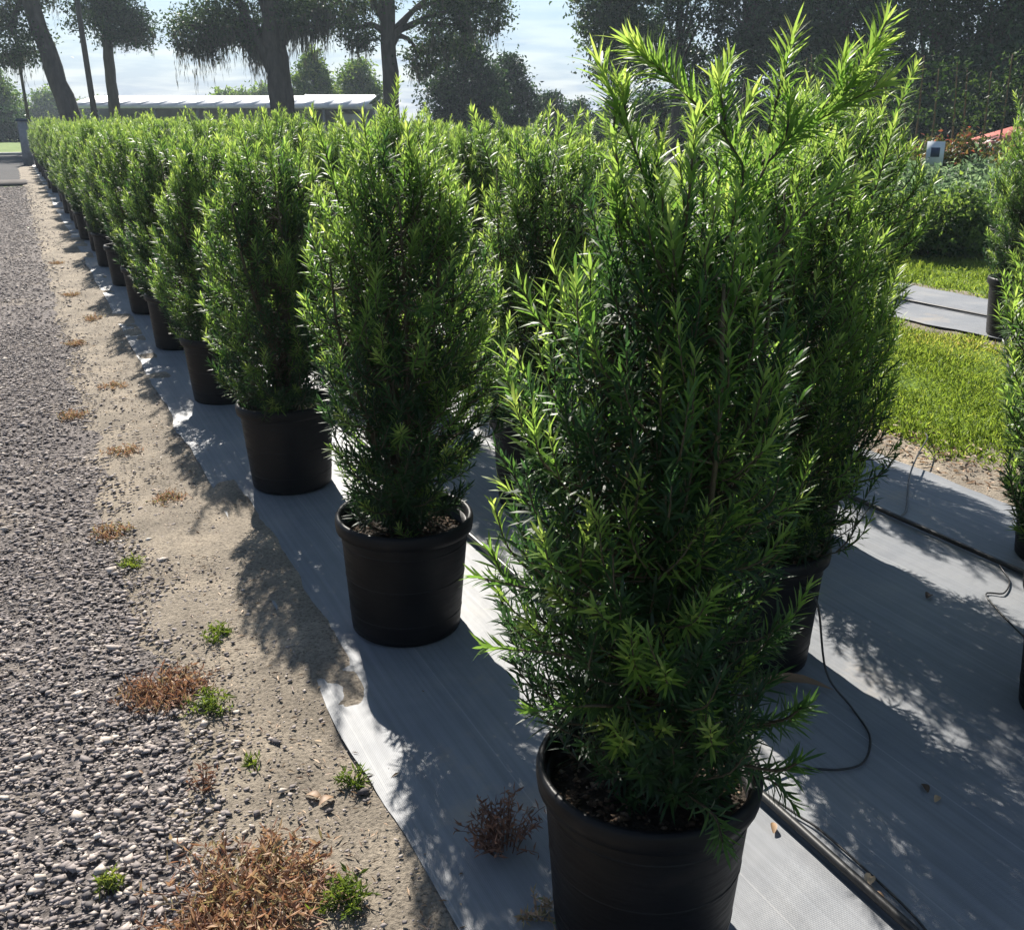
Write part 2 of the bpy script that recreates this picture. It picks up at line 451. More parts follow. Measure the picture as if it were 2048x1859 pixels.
M['post'] = noise_mat("weathered_concrete_post", [(.3, (.20, .21, .23)), (.7, (.30, .31, .33))], scale=6, rough=.9, bump=.3)

# ------------------------------------------------------------------ the setting
def sheet(name, x0, x1, y0, y1, z, mat, step=0.5, zamp=0.0, edge=0.0, seed=1, ystep=None, zfun=None, edge_sides=(1, 1)):
    nx = max(2, int((x1 - x0) / step) + 1); ny = max(2, int((y1 - y0) / (ystep or step)) + 1)
    xs = np.linspace(x0, x1, nx); ys = np.linspace(y0, y1, ny)
    X, Y = np.meshgrid(xs, ys)
    Xn = X.copy()
    if edge:
        for side, on in ((0, edge_sides[0]), (-1, edge_sides[1])):
            if not on: continue
            e = (vnoise(Y[:, 0], Y[:, 0] * 0 + seed, seed, 2.2) - .5) * 2 * edge + (vnoise(Y[:, 0], Y[:, 0] * 0, seed + 3, 9) - .5) * edge * .7
            Xn[:, side] += e
            nb = 1 if side == 0 else -2
            Xn[:, nb] += e * .5
    Z = np.full_like(X, z)
    if zamp: Z = Z + (vnoise(X, Y, seed, 5) - .5) * zamp + (vnoise(X, Y, seed + 9, 17) - .5) * zamp * .6
    if zfun is not None: Z = zfun(Xn, Y, Z)
    V = np.stack([Xn, Y, Z], -1).reshape(-1, 3)
    i = np.arange(ny - 1)[:, None] * nx + np.arange(nx - 1)[None, :]
    F = np.stack([i, i + 1, i + nx + 1, i + nx], -1).reshape(-1, 4)
    mb = MB(); mb.add(V, [F])
    return mb.build(name, mat, smooth=True)

mb = MB(); mb.add([(-900, -300, -.03), (900, -300, -.03), (900, 1500, -.03), (-900, 1500, -.03)], [np.array([[0, 1, 2, 3]])])
tag(mb.build("ground", M['lawn']), kind="structure")
tag(sheet("gravel_road", -9.0, .42, -2, 29.5, -.006, M['gravel'], step=.12, ystep=.12, zamp=.012, edge=.03, seed=4), kind="structure")
def soil_z(X, Y, Z):
    prof = np.clip((X - .12) / .15, 0, 1) * np.clip((.80 - X) / .08, 0, 1)
    return Z + prof * (.012 + .018 * vnoise(X, Y, 21, 3.1)) - .010
tag(sheet("soil_strip", .10, .80, -2, 42, 0.0, M['soil'], step=.04, ystep=.05, zamp=.008, edge=.05, seed=8, zfun=soil_z), kind="structure")
tag(sheet("sandy_border", 3.45, 4.45, -2, 42, -.008, M['soil'], step=.07, ystep=.1, zamp=.02, edge=.08, seed=14), kind="structure")
tag(sheet("sandy_border", 6.35, 6.9, -1, 30, -.008, M['soil'], step=.1, ystep=.15, zamp=.02, edge=.06, seed=15), kind="structure")
tag(sheet("sandy_border", 7.9, 8.35, -1, 30, -.008, M['soil'], step=.1, ystep=.15, zamp=.02, edge=.06, seed=16), kind="structure")
tag(sheet("cross_road", -40, 30, 33.0, 57.0, -.012, M['asphalt'], step=2, zamp=0), kind="structure")
mb = MB(); box(mb, (-5, 31.4, -.01), (14, 2.6, .04)); tag(mb.build("concrete_apron", M['apron']), kind="structure")
mb = MB(); box(mb, (-5, 57.6, .03), (70, 1.2, .12)); tag(mb.build("kerb", M['concrete']), kind="structure")

def cloth_z(X, Y, Z):
    return Z + .010 * (vnoise(X, Y, 31, 1.3) - .5) + .012 * np.clip((.66 - X) / .06, 0, 1) * (vnoise(X, Y, 33, 6) - .35)
CZ = .014
tag(sheet("ground_cloth", .60, 1.44, -1.2, 43, CZ, M['cloth'], step=.045, ystep=.06, zamp=.004, edge=.016, seed=25, zfun=cloth_z, edge_sides=(1, 0)),
    "long grey woven ground cloth strip beside the sandy gravel edge", "ground cloth", "ground cloth strips under the shrub rows")
tag(sheet("ground_cloth", 1.43, 3.70, -1.2, 43, CZ + .006, M['cloth'], step=.07, ystep=.08, zamp=.004, edge=.02, seed=27, edge_sides=(0, 1)),
    "wide grey woven ground cloth strip between the two drip pipes and grass", "ground cloth", "ground cloth strips under the shrub rows")
tag(sheet("ground_cloth", 6.62, 8.10, -1, 30, .014, M['cloth'], step=.12, ystep=.15, zamp=.006, edge=.03, seed=29),
    "grey woven ground cloth strip beyond the grass with a dark seam", "ground cloth", "ground cloth strips under the shrub rows")

# ------------------------------------------------------------------ gravel stones
OCT = np.array([(1, 0, 0), (-1, 0, 0), (0, 1, 0), (0, -1, 0), (0, 0, 1), (0, 0, -1)], dtype=float)
OF = np.array([(0, 2, 4), (2, 1, 4), (1, 3, 4), (3, 0, 4), (2, 0, 5), (1, 2, 5), (3, 1, 5), (0, 3, 5)])
def stones(mb, x, y, z, size, tint, seed=0):
    n = len(x); r = np.random.default_rng(seed)
    sc = size[:, None] * np.stack([r.uniform(.7, 1.3, n), r.uniform(.6, 1.1, n), r.uniform(.25, .55, n)], 1)
    V = OCT[None] * (1 + r.uniform(-.28, .28, (n, 6, 1))) + r.uniform(-.22, .22, (n, 6, 3))
    V = V * sc[:, None, :]
    a = r.uniform(0, 2 * math.pi, n); ca, sa = np.cos(a)[:, None], np.sin(a)[:, None]
    tl = r.uniform(-.5, .5, n)[:, None]
    X = V[..., 0] * ca - V[..., 1] * sa; Y = V[..., 0] * sa + V[..., 1] * ca; Z = V[..., 2] + X * tl * .6
    V = np.stack([X + x[:, None], Y + y[:, None], Z + z[:, None]], -1).reshape(-1, 3)
    F = (OF[None] + (np.arange(n) * 6)[:, None, None]).reshape(-1, 3)
    mb.add(V, [F], np.repeat(tint, 6))
def gravel(n, x0, x1, y0, y1, s0, s1, seed, lim):
    r = np.random.default_rng(seed)
    x = r.uniform(x0, x1, n); y = y0 + (y1 - y0) * r.uniform(0, 1, n)
    edge = lim + (vnoise(y, y * 0, 5, 1.7) - .5) * .22
    keep = (r.uniform(0, 1, n) < np.clip((edge - x) / .42, 0.20, 1)) & (r.uniform(0, 1, n) < np.clip((x - x0) / 1.0, 0, 1))
    x, y = x[keep], y[keep]
    s = s0 * (s1 / s0) ** (r.uniform(0, 1, len(x)) ** 2.2) * np.clip(1 - (x - .15) * 1.3, .55, 1)
    t = np.clip(r.beta(1.6, 2.6, len(x)) + (r.uniform(0, 1, len(x)) > .955) * .38, 0, 1)
    odd = r.uniform(0, 1, len(x)) > .988
    s = np.where(odd, s * 1.5 + .004, s); t = np.where(odd, r.uniform(.6, .9, len(x)), t)
    return x, y, s, t
mb = MB()
for args in ((76000, -2.2, .60, .3, 4.2, .0045, .016, 41, .46), (46000, -3.0, .60, 4.2, 9.0, .007, .019, 42, .42), (30000, -3.8, .6, 9.0, 20, .010, .024, 43, .40), (14000, -4.2, .5, 20, 29.4, .014, .03, 44, .40)):
    x, y, s, t = gravel(*args)
    gz = .002 + .013 * np.clip((x - .12) / .15, 0, 1)
    stones(mb, x, y, gz + s * .15, s, t, args[7])
tag(mb.build("gravel", M['stone']), "loose grey and pale crushed gravel on the roadway", "gravel", kind="stuff")
# bigger loose stones and clods that stand out singly
big = [(-.05, 2.05, .022, .98), (.02, 2.30, .018, .97), (-.17, 2.08, .026, .95), (.30, 2.35, .020, .95), (.13, 1.80, .022, .96), (.35, 2.55, .016, .93), (-.12, 3.05, .020, .96), (-.03, 3.25, .016, .97), (.05, 2.95, .014, .97)]
darks = [(.07, 2.38, .017, .02), (.42, 2.36, .017, .03), (.57, 2.05, .022, .02), (.10, 2.50, .013, .04), (-.08, 1.98, .016, .03), (.30, 2.95, .015, .03), (.47, 2.02, .012, .05)]
for i, (x, y, s, t) in enumerate(big):
    mb = MB(); stones(mb, np.array([0.0]), np.array([0.0]), np.array([0.0]), np.array([s * .8]), np.array([t * .93]), 100 + i)
    o = mb.build("stone", M['stone']); o.location = (x, y, s * .35 + .002 + (.008 if x > .25 else 0))
    tag(o, "pale chunky stone lying loose on the dark gravel", "stone", "pale loose stones on the gravel")
for i, (x, y, s, t) in enumerate(darks):
    mb = MB(); stones(mb, np.array([0.0]), np.array([0.0]), np.array([0.0]), np.array([s]), np.array([t]), 200 + i)
    o = mb.build("stone", M['stone']); o.location = (x, y, s * .4 + (.008 if x > .3 else .002))
    tag(o, "black clod of stone lying loose on the gravel edge", "stone", "black loose stones on the gravel edge")

# ------------------------------------------------------------------ potted shrubs
POT_H, R_RIM, R_BASE = .40, .215, .178
def pot_meshes():
    mb = MB()
    prof = [(.0, .0), (R_BASE - .012, .0), (R_BASE, .010)]
    for z in np.linspace(.03, .365, 12):
        r = R_BASE + (R_RIM - .010 - R_BASE) * z / .365
        prof.append((r, z))
    # raised bands
    out = []
    for r, z in prof:
        out.append((r, z))
    out += [(R_RIM - .012, .366), (R_RIM - .020, .372), (R_RIM - .020, .30), (R_RIM - .03, .24), (0, .24)]
    lathe(mb, out, 44)
    pot = mb.mesh("pot", M['pot'], True)
    mb = MB()
    lathe(mb, [(R_RIM - .016, .352), (R_RIM - .004, .350), (R_RIM + .004, .354), (R_RIM + .006, .370), (R_RIM + .006, .388), (R_RIM + .002, .398), (R_RIM - .006, .400), (R_RIM - .012, .394), (R_RIM - .016, .352)], 44)
    rim = mb.mesh("rim", M['pot'], True)
    mb = MB()
    for zc in (.315, .20, .075):
        r = R_BASE + (R_RIM - .010 - R_BASE) * zc / .365
        lathe(mb, [(r - .004, zc - .007), (r + .001, zc - .003), (r + .001, zc + .003), (r - .004, zc + .007)], 44)
    band = mb.mesh("band", M['pot'], True)
    mb = MB()
    rr = np.linspace(0, R_RIM - .019, 9); seg = 28
    V = []; a = np.arange(seg) / seg * 2 * math.pi
    for r in rr:
        V.append(np.stack([r * np.cos(a), r * np.sin(a), .325 + .018 * (1 - r / .2) + .012 * (vnoise(r * np.cos(a), r * np.sin(a), 3, 30) - .5)], 1))
    V = np.concatenate(V); F = []
    for i in range(len(rr) - 1):
        for j in range(seg):
            F.append((i * seg + j, (i + 1) * seg + j, (i + 1) * seg + (j + 1) % seg, i * seg + (j + 1) % seg))
    mb.add(V, [np.array(F)])
    soil = mb.mesh("potting_soil", M['potsoil'], True)
    mb = MB(); n = 620; r_ = np.sqrt(rng.uniform(0, 1, n)) * (R_RIM - .03); th = rng.uniform(0, 2 * math.pi, n)
    stones(mb, r_ * np.cos(th), r_ * np.sin(th), .334 + .016 * (1 - r_ / .2), rng.uniform(.003, .011, n), rng.beta(1.3, 2.2, n), 77)
    chips = mb.mesh("bark_chips", M['chip'])
    return pot, rim, band, soil, chips
POT = pot_meshes()
GA = 2.39996

def shoot(mbL, mbT, pts, nleaf, leaf_len, leaf_w, age0, age1, r, stem_r=.0018, spread=(1.15, .45), twig_tint=.5):
    """one leafy shoot: narrow leaves spiralled along an axis"""
    ax = spline(pts, 7)
    tube(mbT, ax, np.linspace(stem_r * 1.3, stem_r * .6, 7), 4, twig_tint, caps=False)
    s = np.linspace(.04, 1, nleaf) * 6 - 1e-5
    i = np.clip(s.astype(int), 0, 5); f = (s - i)[:, None]
    P = ax[i] * (1 - f) + ax[i + 1] * f
    T = unit(ax[i + 1] - ax[i])
    ref = np.where(np.abs(T[:, 2:3]) < .9, np.array([[0, 0, 1.0]]), np.array([[1.0, 0, 0]]))
    A = unit(np.cross(T, ref)); B = np.cross(T, A)
    ph = np.arange(nleaf) * GA + r.uniform(0, 6.28) + r.normal(0, .25, nleaf)
    radial = np.cos(ph)[:, None] * A + np.sin(ph)[:, None] * B
    u = s / 6
    open_ = (spread[0] * (1 - u) + spread[1] * u + r.normal(0, .13, nleaf))[:, None]
    D = T * np.cos(open_) + radial * np.sin(open_)
    Nn = T * np.sin(open_) - radial * np.cos(open_)
    Nn = unit(-Nn + .5 * np.array([[0, 0, 1.0]]) * -1 + r.normal(0, .25, (nleaf, 3)))
    L = leaf_len * (1 - .35 * np.abs(u - .4)) * r.uniform(.75, 1.15, nleaf)
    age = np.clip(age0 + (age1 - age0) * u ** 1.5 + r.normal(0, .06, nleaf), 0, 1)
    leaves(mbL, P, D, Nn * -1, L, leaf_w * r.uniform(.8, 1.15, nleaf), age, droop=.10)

def crown_profile(kind):
    # (height above ground, radius)
    return {
        'hero': [(.40, .13), (.48, .20), (.62, .27), (.80, .285), (1.0, .29), (1.2, .27), (1.36, .22), (1.5, .12)],
        'col':  [(.34, .17), (.44, .25), (.62, .30), (.90, .32), (1.15, .31), (1.34, .26), (1.5, .15)],
        'slim': [(.40, .13), (.48, .21), (.70, .28), (.95, .30), (1.2, .28), (1.4, .23), (1.55, .12)],
        'full': [(.36, .16), (.47, .26), (.70, .33), (.95, .37), (1.2, .36), (1.42, .28), (1.58, .14)],
    }[kind]

def make_crown(kind, seed, nshoot, new=.35, explicit=None, long_top=6):
    r = np.random.default_rng(seed)
    prof = np.array(crown_profile(kind))
    L, T, S = MB(), MB(), MB()
    z0, z1 = prof[0, 0], prof[-1, 0]
    # upright stems from the soil
    stems = []
    for k in range(8):
        a = k / 8 * 6.28 + r.uniform(-.4, .4); rb = r.uniform(.01, .06); top = r.uniform(.72, 1.0) * z1
        rt = np.interp(top * .8, prof[:, 0], prof[:, 1]) * r.uniform(.25, .7)
        p = [(rb * math.cos(a), rb * math.sin(a), .325), (rt * .45 * math.cos(a + .2), rt * .45 * math.sin(a + .2), .325 + (top - .325) * .35),
             (rt * .9 * math.cos(a), rt * .9 * math.sin(a), .325 + (top - .325) * .72), (rt * math.cos(a - .1), rt * math.sin(a - .1), top)]
        ax = spline(p, 10); stems.append(ax)
        tube(S, ax, np.linspace(.009, .003, 10) * r.uniform(.8, 1.3), 6)
    # lobes make the outline uneven
    la = r.uniform(0, 6.28, 5); lz = r.uniform(0, 6.28, 5)
    def lump(a, z):
        v = 0
        for k in range(5): v = v + math.sin((k + 1) * a + la[k]) * math.sin((3 + 2 * k) * z + lz[k]) / (k + 1.5)
        return 1 + .20 * v
    for k in range(nshoot):
        # area weighted height
        for _ in range(20):
            z = r.uniform(z0, z1); Rz = np.interp(z, prof[:, 0], prof[:, 1])
            if r.uniform() < (Rz / prof[:, 1].max()) ** .8: break
        a = r.uniform(0, 6.28); fr = r.uniform(0, 1) ** .5
        Rz *= lump(a, z)
        rad = Rz * (.22 + .78 * fr)
        up = .55 + .9 * ((z - z0) / (z1 - z0)) + r.normal(0, .25)
        out = np.array([math.cos(a), math.sin(a), 0.0])
        d = unit(out * (1.0 - .35 * ((z - z0) / (z1 - z0))) + np.array([0, 0, up]) + r.normal(0, .22, 3))
        ln = r.uniform(.10, .19)
        tip = np.array([rad * math.cos(a), rad * math.sin(a), z])
        base = tip - d * ln
        mid = (base + tip) / 2 + out * .012 - np.array([0, 0, .012])
        # twig back to the nearest stem
        st = stems[int(r.integers(0, 8))]
        j = int(np.clip(np.argmin(np.abs(st[:, 2] - (base[2] - .08))), 0, 9))
        tube(T, np.stack([st[j], (st[j] + base) / 2 + np.array([0, 0, -.02]), base]), [.003, .0022, .0017], 3, .4, caps=False)
        hh = (z - z0) / (z1 - z0); outer = fr * (.12 + .88 * hh ** 1.3)  # paler upward: new growth above, plus sun and shade put into leaf colour
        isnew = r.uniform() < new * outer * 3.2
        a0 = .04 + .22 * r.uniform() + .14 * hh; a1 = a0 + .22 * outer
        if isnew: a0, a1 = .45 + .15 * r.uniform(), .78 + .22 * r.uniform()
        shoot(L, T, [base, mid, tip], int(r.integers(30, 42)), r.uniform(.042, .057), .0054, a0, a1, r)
    # loose leading shoots breaking the top and flanks
    for k in range(long_top):
        a = r.uniform(0, 6.28); rad = r.uniform(.03, .8) * np.interp(z1 - .18, prof[:, 0], prof[:, 1])
        b = np.array([rad * math.cos(a), rad * math.sin(a), z1 - r.uniform(.12, .28)])
        d = unit(np.array([math.cos(a) * r.uniform(.1, .6), math.sin(a) * r.uniform(.1, .6), 1.0]))
        ln = r.uniform(.14, .28)
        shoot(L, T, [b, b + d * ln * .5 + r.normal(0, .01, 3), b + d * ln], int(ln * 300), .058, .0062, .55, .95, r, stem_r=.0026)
    if explicit:
        for pts, nl, ll, a0, a1 in explicit:
            shoot(L, T, pts, int(nl * 2.2), ll * .92, .0050, a0, a1, r, stem_r=.0030, spread=(1.15, .55), twig_tint=.9)
    return (L.mesh("foliage", M['shrub']), T.mesh("twigs", M['twig']), S.mesh("stems", M['twig'], True))

A1 = np.array([.96, 1.39, CZ])
def rel(*p): return [np.array(q) - A1 for q in p]
hero_sprays = [
    (rel((1.03, 1.33, 1.36), (1.085, 1.39, 1.53), (1.015, 1.46, 1.64), (.938, 1.52, 1.72)), 95, .078, .55, .92),
    (rel((1.03, 1.35, 1.38), (1.128, 1.38, 1.535), (1.229, 1.37, 1.605), (1.331, 1.34, 1.66)), 85, .074, .55, .98),
    (rel((1.13, 1.40, 1.53), (1.27, 1.38, 1.645), (1.345, 1.38, 1.715)), 62, .068, .6, .95),
    (rel((.965, 1.40, 1.30), (.945, 1.46, 1.50), (.893, 1.54, 1.69)), 85, .076, .5, .9),
    (rel((1.15, 1.41, 1.58), (1.20, 1.43, 1.735)), 34, .066, .65, .95),
    (rel((1.03, 1.44, 1.56), (1.095, 1.46, 1.69)), 32, .066, .65, .9),
    (rel((.93, 1.44, 1.42), (.90, 1.49, 1.55), (.925, 1.53, 1.66)), 40, .068, .6, .9),
    (rel((1.06, 1.30, 1.38), (1.13, 1.27, 1.47), (1.20, 1.25, 1.51)), 36, .066, .6, .98),
    (rel((.80, 1.32, .70), (.70, 1.31, .755), (.60, 1.36, .765)), 36, .056, .3, .75),
    (rel((.82, 1.33, .78), (.70, 1.35, .85), (.605, 1.40, .875)), 34, .056, .3, .6),
    (rel((.84, 1.30, .62), (.74, 1.28, .66), (.655, 1.30, .66)), 30, .056, .3, .7),
    (rel((1.0, 1.20, .52), (1.02, 1.10, .56), (1.03, 1.06, .60)), 26, .060, .35, .5),
    (rel((1.08, 1.24, .55), (1.10, 1.18, .59), (1.11, 1.15, .63)), 26, .062, .35, .5),
    (rel((.93, 1.22, .46), (.93, 1.14, .47), (.91, 1.09, .46)), 24, .060, .3, .45),
    (rel((1.10, 1.30, .50), (1.16, 1.24, .53), (1.19, 1.22, .57)), 22, .056, .35, .5),
    (rel((1.05, 1.28, .44), (1.10, 1.20, .45), (1.12, 1.16, .42)), 24, .058, .3, .4),
]
_hr = np.random.default_rng(99)
for pts, nl, ll, a0, a1 in list(hero_sprays[:4]):
    ax = spline(pts, 12)
    for j in (5, 8):
        d = unit(.7 * unit(ax[min(j + 1, 11)] - ax[j - 1]) + np.array([0, 0, .8]) + _hr.normal(0, .35, 3)); ln = _hr.uniform(.06, .09)
        hero_sprays.append(([ax[j], ax[j] + d * ln * .5, ax[j] + d * ln], 20, ll * .9, .6, .98))
CROWN = {
    'hero': make_crown('hero', 3, 700, .25, hero_sprays, 5),
    'col0': make_crown('col', 5, 680, .42),
    'col1': make_crown('col', 8, 660, .5),
    'slim0': make_crown('slim', 13, 640, .5),
    'slim1': make_crown('slim', 21, 640, .45),
    'full0': make_crown('full', 34, 860, .6, None, 10),
}

def part(name, me, parent):
    o = bpy.data.objects.new(name, me)
    return link(o, parent)

def shrub(loc, rz, crown, label, group, sc=1.0, tilt=(0, 0), z=CZ):
    e = empty("potted_shrub", (loc[0], loc[1], z), rz)
    e.rotation_euler = (tilt[0], tilt[1], rz)
    e.scale = (sc, sc, sc)
    tag(e, label, "potted shrub", group)
    p = part("pot", POT[0], e); part("rim", POT[1], p); part("band", POT[2], p)
    s = part("potting_soil", POT[3], e); tag(part("bark_chips", POT[4], s), kind="stuff")
    L, T, S = CROWN[crown]
    st = part("stems", S, e); part("twigs", T, st)
    part("foliage", L, e)
    return e

ordinal = ["first", "second", "third", "fourth", "fifth", "sixth", "seventh", "eighth"]
GA_ = "potted shrubs in the row along the gravel"
GB_ = "potted shrubs in the second row"
GC_ = "potted shrubs in the third row"
GD_ = "potted shrubs in the row beside the grass"
GE_ = "potted shrubs on the far ground cloth"
shrub((.96, 1.39), 0, 'hero', "big potted shrub with long arching lime sprays on top, at the row's open end", GA_)
ysA = [2.85, 4.37, 6.03, 7.68, 9.27, 10.98]
crA = ['slim1', 'col0', 'col1', 'col0', 'col1', 'slim0']
rzA = [0.6, 2.2, 4.0, 1.1, 3.0, 5.2]
tl = [(.02, 0), (-.01, .01), (0, .03), (.01, -.01), (0, .01), (0, 0)]
for i, y in enumerate(ysA):
    nm = ["potted shrub next behind the arching-spray one along the gravel, its black pot rim bare",
          "second potted shrub behind the arching-spray one, in the row along the gravel",
          "third potted shrub behind the arching-spray one, in the row along the gravel",
          "fourth potted shrub behind the arching-spray one, in the row along the gravel",
          "fifth potted shrub behind the arching-spray one, in the row along the gravel",
          "sixth potted shrub behind the arching-spray one, in the row along the gravel"][i]
    shrub((.97 - .012 * i + random.uniform(-.01, .01), y), rzA[i], crA[i], nm, GA_, 1.0, tl[i])
y = 12.55
kinds = ['col0', 'col1', 'slim0', 'col1']
while y < 42:
    shrub((.91 + random.uniform(-.05, .05), y), random.uniform(0, 6.28), random.choice(kinds),
          "potted shrub in the far stretch of the row along the gravel", GA_ + ", far stretch", random.uniform(.94, 1.05), (random.uniform(-.02, .02), random.uniform(-.02, .02)))
    y += 1.53 + random.uniform(-.08, .08)
shrub((1.87, 2.19), 1.3, 'full0', "wide potted shrub right behind the arching-spray shrub, across the first drip pipe", GB_, .98, (0, .02))
y = 3.66; i = 0
while y < 42:
    shrub((1.86 + random.uniform(-.05, .05), y), random.uniform(0, 6.28), random.choice(kinds + ['full0']),
          "potted shrub further back in the second row, between the two drip pipes", GB_ + ", further back", random.uniform(.95, 1.06))
    y += 1.53 + random.uniform(-.08, .08)
shrub((2.52, 1.50), 2.0, 'full0', "shaggy potted shrub beside the hooked feeder tube on the wide cloth", GC_, 1.02)
shrub((2.60, 2.90), 3.3, 'full0', "wide potted shrub in the third row, beside the feeder tube crossing to the border", GC_, 1.06, (0, .02))
y = 4.4
while y < 42:
    shrub((2.55 + random.uniform(-.04, .04), y), random.uniform(0, 6.28), random.choice(kinds + ['full0', 'full0']),
          "potted shrub in the third row, just left of the second drip pipe", GC_, random.uniform(.95, 1.06))
    y += 1.53 + random.uniform(-.08, .08)
shrub((3.42, 2.25), 4.0, 'full0', "potted shrub whose leaf tips poke in beside the sunlit grass", GD_, 1.0)
y = 3.95
while y < 42:
    shrub((3.42 + random.uniform(-.04, .04), y), random.uniform(0, 6.28), random.choice(kinds),
          "potted shrub in the row beside the sandy grass border", GD_, random.uniform(.95, 1.03))
    y += 1.53 + random.uniform(-.08, .08)
shrub((6.86, 5.28), 1.0, 'col1', "potted shrub in a big black pot on the cloth beyond the grass", GE_, 1.12, (0, 0), .014)
y = 8.6
while y < 24:
    shrub((7.35 + random.uniform(-.06, .06), y), random.uniform(0, 6.28), random.choice(kinds + ['full0']),
          "bushy potted shrub further along the cloth beyond the grass", GE_ + ", further along", random.uniform(.95, 1.05), (0, 0), .014)
    y += 1.6 + random.uniform(-.1, .1)

# ------------------------------------------------------------------ drip irrigation
def line_obj(name, pts, rad, mat, label, cat, group=None, n=40, sides=8):
    mb = MB(); tube(mb, spline(pts, n), rad, sides)
    o = mb.build(name, mat, smooth=True)
    return tag(o, label, cat, group)
zc = CZ + .022
line_obj("drip_pipe", [(1.425 + .015 * math.sin(k * 1.3), -1 + k * 2.2, zc) for k in range(20)], .011, M['tube'],
         "black plastic drip pipe beside the arching-spray shrub's pot", "pipe", "black drip pipes along the rows", 120)
line_obj("drip_pipe", [(3.13 + .012 * math.sin(k * 1.7 + 1), -1 + k * 2.2, zc) for k in range(20)], .011, M['tube'],
         "black plastic drip pipe on the cloth near the sunlit grass", "pipe", "black drip pipes along the rows", 120)
line_obj("drip_pipe", [(7.28 + .02 * math.sin(k), -1 + k * 2.2, .03) for k in range(14)], .012, M['tube'],
         "black drip pipe on the cloth beyond the grass", "pipe", "black drip pipes along the rows", 80)
zt = CZ + .014
line_obj("drip_tube", [(1.87, 1.99, .34), (1.885, 1.935, .30), (1.904, 1.891, .10), (1.925, 1.80, zt), (1.872, 1.677, zt), (1.773, 1.596, zt), (1.695, 1.596, zt), (1.621, 1.636, zt), (1.549, 1.653, zt + .006), (1.44, 1.632, zc)], .0032, M['tube'],
         "thin black feeder tube looping over the shaded cloth", "tube", None, 60, 6)
line_obj("drip_tube", [(1.45, 1.60, zc), (1.475, 1.50, zt), (1.487, 1.436, zt), (1.486, 1.274, zt), (1.476, 1.136, zt), (1.44, 1.0, zt)], .003, M['tube'],
         "thin black feeder tube lying close along the drip pipe", "tube", None, 40, 6)
line_obj("drip_tube", [(4.15, 3.62, .035), (4.072, 3.538, .04), (3.75, 3.30, .07), (3.482, 3.094, .06), (3.25, 2.88, zt), (3.13, 2.80, zc)], .004, M['tube'],
         "thin black feeder tube crossing the sunlit cloth edge to the sandy border", "tube", None, 40, 6)
line_obj("drip_tube", [(3.13, 2.32, zc), (3.097, 2.274, zt + .002), (3.034, 2.187, zt), (2.932, 2.126, zt), (2.85, 2.127, zt), (2.66, 1.72, .05), (2.60, 1.66, .34)], .003, M['tube'],
         "thin black feeder tube with a small hook in the sunny strip", "tube", None, 40, 6)

# ------------------------------------------------------------------ litter, weeds, grass
def curl_leaf(loc, ln, w, rz, tint, label, group, bend=.25):
    mb = MB(); k = 6; V = []; F = []
    for i in range(k + 1):
        u = i / k; ww = w * math.sin(math.pi * (.08 + .90 * u)) * .5; zz_ = bend * ln * math.sin(math.pi * u) * (1 if bend < .15 else .45)
        V += [((u - .5) * ln, -ww, zz_ + ww * .35), ((u - .5) * ln, ww * .3 * math.sin(5 * u), zz_), ((u - .5) * ln, ww * .8, zz_ + ww * .6)]
    for i in range(k):
        for j in range(2):
            F.append((i * 3 + j, i * 3 + j + 1, i * 3 + j + 4, i * 3 + j + 3))
    mb.add(V, [np.array(F)], tint)
    o = mb.build("fallen_leaf", M['litter'], smooth=True); o.location = loc; o.rotation_euler = (0, 0, rz)
    return tag(o, label, "leaf", group)
zl = CZ + .012
curl_leaf((1.83, 1.955, zl), .26, .05, -.45, .35, "long curled brown leaf arched at the foot of the wide shrub's pot", None, .12)
curl_leaf((1.472, 1.267, zl), .045, .026, .5, .95, "pale dry leaf lying against the drip pipe", None)
curl_leaf((1.455, 1.225, zl), .03, .016, 2.0, .5, "small brown leaf scrap beside the pale dry leaf", None)
curl_leaf((1.832, 1.45, zl), .035, .022, 1.2, .05, "dark leaf scrap on the shaded cloth", "dark scraps on the shaded cloth")
curl_leaf((1.826, 1.405, zl), .03, .018, .4, .8, "tan leaf scrap on the shaded cloth", None)
curl_leaf((2.678, 2.226, zl), .04, .03, .4, .03, "dark leaf scrap on the shaded cloth", "dark scraps on the shaded cloth")
curl_leaf((1.40, 1.50, zl - .006), .04, .018, .9, .55, "rusty brown leaf just left of the drip pipe", None)
for x, y_ in ((.45, 2.09), (.475, 2.06)):
    curl_leaf((x, y_, .012), .045, .028, random.uniform(0, 6), .45, "rusty curled leaf on the sandy soil strip", "rusty leaves on the soil strip", .3)

